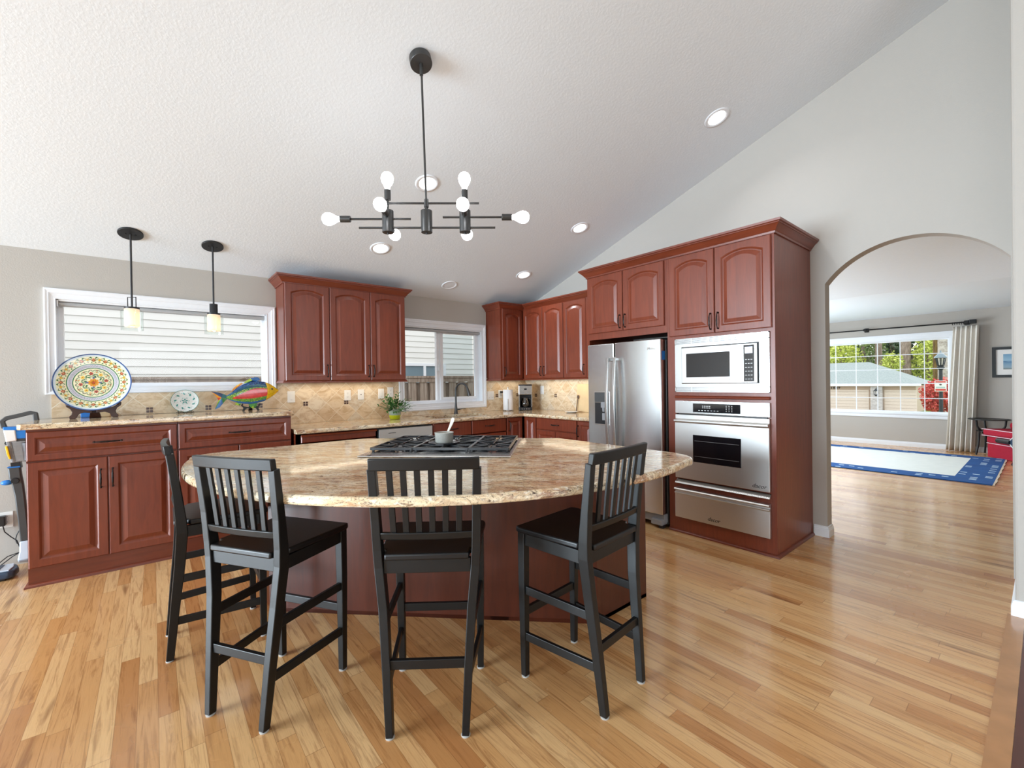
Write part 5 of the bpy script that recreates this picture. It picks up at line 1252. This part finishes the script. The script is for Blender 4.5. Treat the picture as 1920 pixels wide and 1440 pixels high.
# ------------------------------------------------------------------ living room beyond the arch
XFAR = 11.15
WY0, WY1, WZ0, WZ1 = 1.125, 4.20, .640, 2.035
mb = MB()
for ya, yb, z0, z1 in ((-3.0, WY0, 0, 2.6), (WY0, WY1, 0, WZ0), (WY0, WY1, WZ1, 2.6), (WY1, 4.7, 0, 2.6)): mb.box(XFAR, XFAR+.15, ya, yb, z0, z1)
struct('wall_far', mb, 'wall', 'greige living room wall with the large gridded window')
mb = MB(); mb.box(XW+.115, 6.7, 4.6, 4.7, 0, 4); mb.box(9.3, XFAR, 4.6, 4.7, 0, 4); mb.box(6.7, 9.3, 4.6, 4.7, 0, .6); mb.box(6.7, 9.3, 4.6, 4.7, 2.3, 4)  # gap in this wall is made up for the living room fill lamp
struct('wall_living_side', mb, 'wall', 'living room side wall with an added light opening')
mb = MB(); mb.box(XW+.115, XFAR, -3.1, -3.0, 0, 4); struct('wall_living_end', mb, 'wall', 'far end wall of the living room')
mb = MB(); mb.box(7.83, XFAR+.15, -3.1, 4.7, 2.49, 2.6); mb.hexa([(XW+.115, -3.1, 3.52), (7.83, -3.1, 2.49), (7.83, 4.7, 2.49), (XW+.115, 4.7, 3.52)], [(XW+.115, -3.1, 3.63), (7.83, -3.1, 2.6), (7.83, 4.7, 2.6), (XW+.115, 4.7, 3.63)])
struct('ceiling_living', mb, 'ceil', 'living room ceiling with a sloped part toward the kitchen')
mb = MB(); mb.sweep([(XFAR, 4.6), (XFAR, -3.0)], BASEB); struct('baseboard_far', mb, 'trim', 'white baseboard under the living room window')
mb = MB(); 
L = lambda a, d: [(XFAR-d, WY1-.003+.10*(1-a), WZ0+.003-.10*(1-a)), (XFAR-d, WY0+.003-.085*(1-a), WZ0+.003-.10*(1-a)), (XFAR-d, WY0+.003-.085*(1-a), WZ1-.003+.115*(1-a)), (XFAR-d, WY1-.003+.10*(1-a), WZ1-.003+.115*(1-a))]
mb.loft([L(0, 0), L(0, .020), L(.3, .022), L(.5, .016), L(.9, .012), L(1, .012), L(1, -.09)], False)
mb.box(XFAR-.045, XFAR+.06, WY0-.09, WY1+.1, WZ0-.028, WZ0)
w3 = struct('window_3', mb, 'trim', 'large gridded living room window seen through the arch')
mb = MB(); fw = .03
for a, b, c, d in ((WY0, WY0+fw, WZ0, WZ1), (WY1-fw, WY1, WZ0, WZ1), (WY0+fw, WY1-fw, WZ0, WZ0+fw), (WY0+fw, WY1-fw, WZ1-fw, WZ1)): mb.box(XFAR+.06, XFAR+.10, a, b, c, d)
mb.build('window_frame', 'vinyl', w3)
mb = MB()
for k in range(1, 9):
    y = WY0+.345*k
    if y < WY1-.1: mb.box(XFAR+.072, XFAR+.080, y-.007, y+.007, WZ0+fw, WZ1-fw)
for k in range(1, 5): z = WZ0+.279*k; mb.box(XFAR+.0725, XFAR+.0795, WY0+fw, WY1-fw, z-.007, z+.007)
mb.build('muntins', 'vinyl', w3)
mb = MB(); mb.box(XFAR+.084, XFAR+.088, WY0+fw, WY1-fw, WZ0+fw, WZ1-fw); mb.build('pane', 'glass', w3)
# curtain rod and curtain
RX_, RZ_ = 11.02, 2.272
t = thing('curtain_rod', 'black curtain rod above the living room window', 'curtain rod', (RX_, 2.3, RZ_))
mb = MB(); mb.cyl((RX_, .84, RZ_), (RX_, 4.25, RZ_), .013, n=12); mb.build('rod', 'rodblk', t, smooth=40)
mb = MB(); mb.box(RX_-.032, RX_+.032, .775, .862, RZ_-.035, RZ_+.035); mb.build('finial', 'rodblk', t, bevel=.004)
for y in (2.31, .90):
    mb = MB(); mb.box(RX_-.022, XFAR-.001, y-.025, y+.025, RZ_-.022, RZ_+.022); mb.box(XFAR-.012, XFAR-.001, y-.035, y+.035, RZ_-.04, RZ_+.04); mb.build('bracket', 'rodblk', t, bevel=.003)
for i in range(6):
    y = .93+.028*i
    mb = MB(); mb.tube([(RX_+.024*math.cos(2*PI*k/14), y+.004*math.sin(4*PI*k/14), RZ_-.010+.024*math.sin(2*PI*k/14)) for k in range(15)], .0035, 6); mb.build('ring', 'rodblk', t, smooth=60)
mb = MB(); rings = []
NZ, NY = 22, 84
for i in range(NZ+1):
    s = i/NZ; z = 2.205-2.195*s; row = []
    y0 = .745+.075*s; y1 = 1.058+.112*s
    for j in range(NY+1):
        u = j/NY; amp = .022+.026*s
        ph = u*2*PI*5.2+.35*math.sin(3*s+u*5)
        row.append((RX_-.045*s*.5+amp*math.sin(ph)*(1+.25*math.sin(u*13)), y1+(y0-y1)*u+.006*math.cos(ph*1.0+s), z))
    rings.append(row)
mb.loft(rings, False, False); o = mb.build('curtain', 'curtain', None, smooth=180, norm=False)
sm = o.modifiers.new('cloth thickness', 'SOLIDIFY'); sm.thickness = .004
tag(o, 'long off-white pleated curtain right of the living room window', 'curtain')
# framed print
t = thing('framed_picture', 'black framed seascape print on the far living room wall', 'picture', (XFAR-.02, .2, 1.55))
PY0, PY1, PZ0, PZ1 = -.10, .606, 1.296, 1.812; fwd = .045
mb = MB(); x0, x1 = XFAR-.030, XFAR-.001
for a, b, c, d in ((PY0, PY0+fwd, PZ0, PZ1), (PY1-fwd, PY1, PZ0, PZ1), (PY0+fwd, PY1-fwd, PZ0, PZ0+fwd), (PY0+fwd, PY1-fwd, PZ1-fwd, PZ1)): mb.box(x0, x1, a, b, c, d)
mb.build('frame', 'rodblk', t)
mb = MB(); mb.box(XFAR-.016, XFAR-.012, PY0+fwd, PY1-fwd, PZ0+fwd, PZ1-fwd); mb.build('mat', 'mat_w', t)
mb = MB(); mb.box(XFAR-.0165, XFAR-.015, .03, .478, 1.432, 1.690); mb.build('print', 'sea', t)
# rug
o = MB().box(0, 2.58, 0, 3.75, .0005, .012).build('rug', 'rug'); o.location = (7.84, .43, 0); tag(o, 'cream rug with a wide blue patterned border on the living room floor', 'rug')
mb = MB(); mb.path([(-.01+2.6*i/24, -.008+.005*math.sin(i*1.7), .007) for i in range(25)], .022, .009, (0,0,1)); mb.build('binding', 'fringe', o)
# side table
t = thing('side_table', 'round black metal side table beside the curtain', 'side table', (10.82, .63, 0))
mb = MB(); mb.lathe([(0, .590), (.235, .590), (.25, .594), (.25, .606), (.24, .606), (.235, .600), (0, .600)], (10.82, .63, 0), 40); mb.build('table_top', 'rodblk', t, smooth=40)
for k in range(3):
    th = 2.4+2*PI*k/3; c, s = math.cos(th), math.sin(th)
    mb = MB(); mb.tube([(10.82+c*.20, .63+s*.20, .59), (10.82+c*.19, .63+s*.19, .50), (10.82+c*.15, .63+s*.15, .40), (10.82+c*.17, .63+s*.17, .18), (10.82+c*.21, .63+s*.21, .008)], .013, 8)
    mb.tube([(10.82+c*.17, .63+s*.17, .47), (10.82+c*.04, .63+s*.04, .30)], .009, 8); mb.build('leg', 'rodblk', t, smooth=60)
mb = MB(); mb.tube([(10.82+.15*math.cos(2*PI*k/30), .63+.15*math.sin(2*PI*k/30), .40) for k in range(31)], .007, 6); mb.build('ring', 'rodblk', t, smooth=60)
# crimson chair (front runs along local x, front face at y = 0)
cd_ = Vector((-.794, -.607, 0)); rot = math.atan2(cd_.y, cd_.x)
t = thing('upholstered_chair', 'low crimson upholstered chair with pale piping at the right of the arch', 'chair', (10.62, .64, 0), rot, local=True)
def cush(name, y0, y1, z0, z1, x0=.0, x1=.95, mat='red', bev=.035):
    mb = MB(); mb.box(x0, x1, y0, y1, z0, z1); return mb.build(name, mat, t, bevel=bev, seg=3, smooth=50)
cush('base', 0, .42, .0005, .225, .0, .95, bev=.01)
cush('deck', -.02, .42, .228, .345, .0, .95)
cush('seat_cushion', -.05, .40, .350, .462, -.03, .98)
cush('back', .20, .42, .466, .575, .12, .95, bev=.04)
for z, y in ((.227, -.002), (.352, -.048), (.455, -.050)):
    mb = MB(); x0, x1 = (-.03, .98) if z > .3 else (0, .95); mb.tube([(x0, y+.3, z), (x0-.003, y, z), (x1+.003, y, z), (x1, y+.3, z)], .006, 6); mb.build('piping', 'piping', t)
t = thing('padded_handle', 'dark padded handle with flared white-edged end in front of the crimson chair', 'handle', (10.16, .30, 0))
mb = MB(); d = cd_; n = Vector((-.607, .794, 0)); P0 = Vector((10.62, .64, .31))+n*.10
mb.cyl(P0+d*.36, P0+d*.60, .042, n=16); mb.build('roll', 'blackpl', t, smooth=40)
mb = MB(); mb.prism([(.60, -.03), (.70, -.125), (.78, -.125), (.78, .125), (.70, .125), (.60, .03)], -.02, .02, T=lambda a, b, c: P0+d*a+Vector((0,0,b))+n*c); mb.build('flared_end', 'navy_pl', t, bevel=.004)
for s in (-1, 1):
    mb = MB(); mb.tube([P0+d*.60+Vector((0,0,s*.032))+n*.02, P0+d*.705+Vector((0,0,s*.13))+n*.02], .007, 6); mb.build('white_edge', 'white_pl', t)
mb = MB(); q = P0+d*.80; mb.box(q.x-.02, q.x+.02, q.y-.02, q.y+.02, .012, q.z+.13); mb.box(q.x-.12, q.x+.12, q.y-.12, q.y+.12, .0005, .012); mb.build('post', 'blackpl', t)

# ------------------------------------------------------------------ outside the kitchen windows
mb = MB(); mb.box(-14, 11.0, 5.14, 16, -.45, -.35); o = mb.build('ground', 'drive'); o['kind'] = 'structure'; o['label'] = 'side yard ground outside the kitchen windows'
NYW = 9.5
t = thing('neighbour_house', 'white lap-sided house across the side yard, seen through the kitchen windows', 'house', (2, NYW, -.35))
mb = MB(); ex = .130
def lap(x0, x1, z0, z1):
    z = z0
    while z < z1-1e-4:
        zt = min(z+ex, z1); mb.hexa([(x0, NYW-.016, z), (x1, NYW-.016, z), (x1, NYW+.1, z), (x0, NYW+.1, z)], [(x0, NYW-.002, zt), (x1, NYW-.002, zt), (x1, NYW+.1, zt), (x0, NYW+.1, zt)]); z += ex
lap(-9, 15, 1.82-ex*12, 1.82-ex*7); lap(-9, 4.36, 1.82-ex*7, 1.82); lap(5.62, 15, 1.82-ex*7, 1.82); lap(-9, 15, 1.82, 1.82+ex*24)
mb.box(-9, 15, NYW, NYW+.1, -.35, 1.82-ex*12)
mb.build('siding', 'siding', t)
mb = MB()
for a, b, c, d in ((4.34, 4.42, .91, 1.82), (5.56, 5.64, .91, 1.82), (4.42, 5.56, 1.755, 1.82), (4.42, 5.56, .91, .97), (5.03, 5.09, .97, 1.755)): mb.box(a, b, NYW-.03, NYW+.05, c, d)
wf = mb.build('window_frame', 'trim', t)
mb = MB(); mb.box(4.42, 5.56, NYW+.0, NYW+.01, .97, 1.755); mb.build('pane', 'nglass', wf)
t = thing('wooden_fence', 'weathered cedar board fence outside the kitchen windows', 'fence', (2, 7.3, -.35))
mb = MB(); rf = random.Random(5); x = -6.0; k = 0
while x < 12:
    w = .145+rf.uniform(-.01, .01); y = 7.3 if k % 2 else 7.345
    mb.box(x, x+w, y, y+.018, -.35, 1.40-(.0 if k % 2 else .05)); x += w-.02 if k % 2 else w-.055; k += 1
mb.build('boards', 'fence', t)
mb = MB(); mb.box(-6, 12, 7.27, 7.40, 1.44, 1.475); mb.box(-6, 12, 7.285, 7.30, 1.36, 1.44); mb.build('top_rail', 'fence', t)

# ------------------------------------------------------------------ outside the living room window
mb = MB(); mb.hexa([(11.3, -30, -.9), (80, -30, -2.2), (80, 40, -2.2), (11.3, 40, -.9)], [(11.3, -30, -.5), (80, -30, -1.75), (80, 40, -1.75), (11.3, 40, -.5)])
o = mb.build('terrain', 'grass'); o['kind'] = 'structure'; o['label'] = 'front yard sloping down from the living room window'
def gz(x): return -.5-1.25*(x-11.3)/68.7
mb = MB(); mb.hexa([(30, 4.6, gz(30)-.1), (38.6, 4.6, gz(38.6)-.1), (38.6, 18, gz(38.6)-.1), (30, 18, gz(30)-.1)], [(30, 4.6, gz(30)+.02), (38.6, 4.6, gz(38.6)+.02), (38.6, 18, gz(38.6)+.02), (30, 18, gz(30)+.02)])
o = mb.build('driveway', 'drive'); o['kind'] = 'structure'; o['label'] = 'pale concrete driveway in front of the garage'
gx, g0 = 38.4, gz(38.4)
t = thing('garage', 'beige two-door garage with blue-green hip roof and stone pillar, outside the living room window', 'garage', (gx, 8, g0))
mb = MB(); mb.box(gx, 43.6, 5.45, 18, g0-.2, .75); mb.build('wall', 'garage_d', t)
mb = MB(); ea = [(38.0, 5.15, .84), (44, 5.15, .84), (44, 18.5, .84), (38.0, 18.5, .84)]; r0, r1 = (41, 8.36, 2.43), (41, 15, 2.43)
mb.add(ea+[r0, r1], [(0, 4, 5, 3), (0, 1, 4), (1, 2, 5, 4), (2, 3, 5), (0, 3, 2, 1)]); mb.build('roof', 'shingle', t)
mb = MB(); mb.box(37.93, 38.0, 5.13, 18.5, .71, .84); mb.build('gutter', 'trim', t)
mb = MB(); mb.box(38.0, gx+.01, 5.2, 18.4, .68, .72); mb.build('soffit', 'garage_d', t)
for a, b in ((7.86, 11.6), (5.40, 7.03)):
    mb = MB(); z = g0
    while z < .42: mb.box(gx-.05, gx, a, b, z+.012, min(z+.215, .44)); z += .215
    mb.build('garage_door', 'garage', t)
mb = MB(); mb.box(gx-.32, gx, 7.10, 7.72, g0-.1, .68); pl = mb.build('stone_pillar', 'stone', t)
text('house_number', '1889', .30, 'sign_k', t, (gx-.012, 9.80, .575), (0, -1, 0), (0, 0, 1), .01)
mb = MB(); lx, ly, lz = gx-.46, 7.40, .30
mb.lathe([(.0, .22), (.03, .20), (.13, .10), (.14, .08), (.10, .07)], (lx, ly, lz), 12); mb.lathe([(.10, -.17), (.12, -.19), (.05, -.24), (0, -.28)], (lx, ly, lz), 12)
for k in range(6): mb.beam((lx+.1*math.cos(k*PI/3), ly+.1*math.sin(k*PI/3), lz-.18), (lx+.115*math.cos(k*PI/3), ly+.115*math.sin(k*PI/3), lz+.08), .018, .018)
mb.beam((lx, ly, lz+.2), (gx-.32, ly, lz+.28), .03, .03); ln = mb.build('wall_lantern', 'lamp_blk', t)
mb = MB(); mb.lathe([(.0, -.16), (.07, -.16), (.085, .06), (0, .06)], (lx, ly, lz), 12); mb.build('lantern_glass', 'white_pl', ln)
def crown_leaves(mb, c, r, n, size, rnd, fill=.55):
    for _ in range(n):
        while True:
            v = Vector((rnd.uniform(-1,1), rnd.uniform(-1,1), rnd.uniform(-1,1)))
            if fill < v.length < 1 or (v.length < 1 and rnd.random() < .25): break
        lump = 1+.22*math.sin(5*v.x+3*v.z+c[1])*math.cos(4*v.y-2*v.z)
        p = Vector(c)+Vector((v.x*r[0], v.y*r[1], v.z*r[2]))*lump
        a = Vector((rnd.gauss(0,1), rnd.gauss(0,1), rnd.gauss(0,1))).normalized(); b = a.orthogonal().normalized(); s = size*rnd.uniform(.6, 1.3)
        b = (b*math.cos(rnd.random()*6)+a.cross(b)*math.sin(rnd.random()*6)).normalized(); d = a.cross(b)
        mb.add([p-b*s*.5, p-d*s*.28+b*s*.05, p+b*s*.55, p+d*s*.28+b*s*.05], [(0,1,2,3)])
def tree(name, label, x, y, zc, r, n, size, leaf, trunk, tr, seed, group='trees beyond the garage', cat='tree'):
    rnd = random.Random(seed); t = thing(name, label, cat, (x, y, gz(x)), group=group)
    mb = MB(); b = Vector((x, y, gz(x)-.1))
    mb.tube([b, (x+.1*tr, y, zc-r[2]*.5), (x+.05, y+.05, zc+r[2]*.5)], [tr*1.15, tr, tr*.6], 12)
    for k in range(5):
        th = k*1.3+seed; e = Vector((x+r[0]*.6*math.cos(th), y+r[1]*.6*math.sin(th), zc+r[2]*.25*(k-1.5)*.4))
        mb.tube([(x, y, zc-r[2]*.6+.15*k), e], [tr*.4, tr*.12], 6)
    mb.build('trunk', trunk, t, smooth=60)
    if n:
        mb = MB()
        if name == 'fir_tree':
            for q in range(9):
                s = q/8; crown_leaves(mb, (x, y, zc-r[2]+2*r[2]*s), (r[0]*(1.05-s), r[1]*(1.05-s), r[2]*.16), n//9, size, rnd, .3)
        else: crown_leaves(mb, (x, y, zc), r, n, size, rnd)
        mb.build('crown', leaf, t, norm=False)
    return t
TR = [
 ('leafy_tree', 'bright yellow-green tree above the left part of the garage roof', 46, 11.3, 2.9, (1.5, 1.5, 1.6), 1500, .26, 'lf_y', 'bark', .16),
 ('leafy_tree', 'loose mid-green tree between the yellow-green tree and the first fir trunk', 50, 10.6, 3.6, (1.7, 1.5, 2.4), 1300, .26, 'lf_g', 'bark', .18),
 ('fir_tree', 'tall fir trunk rising behind the garage roof ridge', 49, 9.35, 10.5, (2.2, 2.2, 3.5), 700, .5, 'lf_d', 'bark', .23),
 ('fir_tree', 'dark fir between the two bare trunks', 53, 9.1, 4.2, (1.7, 1.3, 3.6), 1500, .34, 'lf_d', 'bark', .2),
 ('fir_tree', 'thickest bare fir trunk right of the roof ridge', 47, 7.25, 10.5, (2.4, 2.4, 3.5), 700, .5, 'lf_d', 'bark', .30),
 ('leafy_tree', 'small yellow-green tree just left of the thickest trunk', 45, 7.75, 2.35, (.75, .68, .85), 800, .20, 'lf_y', 'bark', .08),
 ('leafy_tree', 'large yellow-green tree right of the thickest trunk', 47.5, 6.0, 2.6, (1.1, 1.05, 2.0), 1700, .24, 'lf_y', 'bark', .12),
 ('leafy_tree', 'grey-green tree behind the street lamp', 52, 5.7, 2.6, (1.4, 1.1, 2.2), 1100, .28, 'lf_g', 'bark', .14),
 ('pale_trunk', 'pale mottled tree trunk at the right edge of the window', 31, 3.28, 9.0, (1.5, 1.5, 2), 400, .4, 'lf_g', 'bark_g', .26),
 ('mossy_trunk', 'mossy brown trunk rising above the street lamp', 34, 3.92, 9.5, (1.5, 1.5, 2), 400, .4, 'lf_g', 'bark_d', .17),
]
for i, (nm, lb, x, y, zc, r, n, sz, lf, bk, tr) in enumerate(TR): tree(nm, lb, x, y, zc, r, n, sz, lf, bk, tr, 20+i)
for i, (x, y, zc, r, lf, lb) in enumerate(((62, 15.6, 4.0, (2.4, 2.6, 5.2), 'lf_d', 'leftmost dark evergreen in the far tree line'), (64, 12.2, 4.4, (2.2, 2.4, 5.6), 'lf_g', 'second tree from the left in the far tree line'), (63, 9.6, 4.6, (2.2, 2.2, 5.8), 'lf_d', 'dark evergreen in the middle of the far tree line'), (65, 7.2, 3.8, (2.2, 2.0, 4.6), 'lf_g', 'rightmost tree in the far tree line'))):
    tree('far_tree', lb, x, y, zc, r, 1500, .55, lf, 'bark', .25, 50+i, 'far tree line')
t = tree('red_maple', 'small red-leaved maple beside the street lamp', 25, 2.84, .52, (.85, .58, .68), 2400, .13, 'lf_r', 'bark', .05, 71, None)
t = tree('green_shrub', 'low green shrub under the red maple', 24.0, 3.12, -.38, (.5, .34, .30), 500, .10, 'lf_y', 'bark', .02, 73, None, 'shrub')
lx, ly, lg = 22.0, 2.45, gz(22)
t = thing('street_lamp', 'dark lantern street lamp post in the front yard', 'street lamp', (lx, ly, lg))
mb = MB(); mb.tube([(lx, ly, lg-.05), (lx, ly, 1.55), (lx, ly, 1.62)], [.062, .050, .05], 14); mb.lathe([(.05, 1.55), (.09, 1.60), (.11, 1.66), (.07, 1.69), (.10, 1.72)], (lx, ly, 0), 16); mb.build('post', 'lamp_blk', t, smooth=50)
mb = MB(); mb.lathe([(.085, 1.72), (.135, 1.98), (.0005, 1.98)], (lx, ly, 0), 8); mb.build('lantern_glass', 'clear', t)
mb = MB()
for k in range(8):
    c, s = math.cos(k*PI/4), math.sin(k*PI/4); mb.beam((lx+.088*c, ly+.088*s, 1.70), (lx+.140*c, ly+.140*s, 1.985), .02, .02)
mb.build('lantern_cage', 'lamp_blk', t)
mb = MB(); mb.lathe([(.10, 1.975), (.185, 1.985), (.17, 2.03), (.09, 2.12), (.06, 2.16), (.03, 2.18), (.02, 2.24), (.0005, 2.26)], (lx, ly, 0), 16); mb.build('lantern_roof', 'nglass', t, smooth=40)
t = thing('yard_sign', 'white notice sign with red bands fixed to the street lamp post', 'sign', (lx-.07, ly, .97))
mb = MB(); mb.box(lx-.085, lx-.066, ly-.155, ly+.155, .775, 1.165); mb.build('board', 'sign_w', t, bevel=.01)
for z0_, z1_, k in ((1.095, 1.145, 'sign_r'), (.80, .87, 'sign_r')):
    mb = MB(); mb.box(lx-.087, lx-.084, ly-.135, ly+.135, z0_, z1_); mb.build('band', k, t)
mb = MB(); mb.box(lx-.087, lx-.084, ly-.12, ly+.12, .90, .945); mb.build('lettering', 'sign_b', t)
mb = MB(); mb.sphere((lx-.085, ly, 1.02), .030, 12, 0, .1, 1.2, .9); mb.build('emblem', 'sign_k', t)
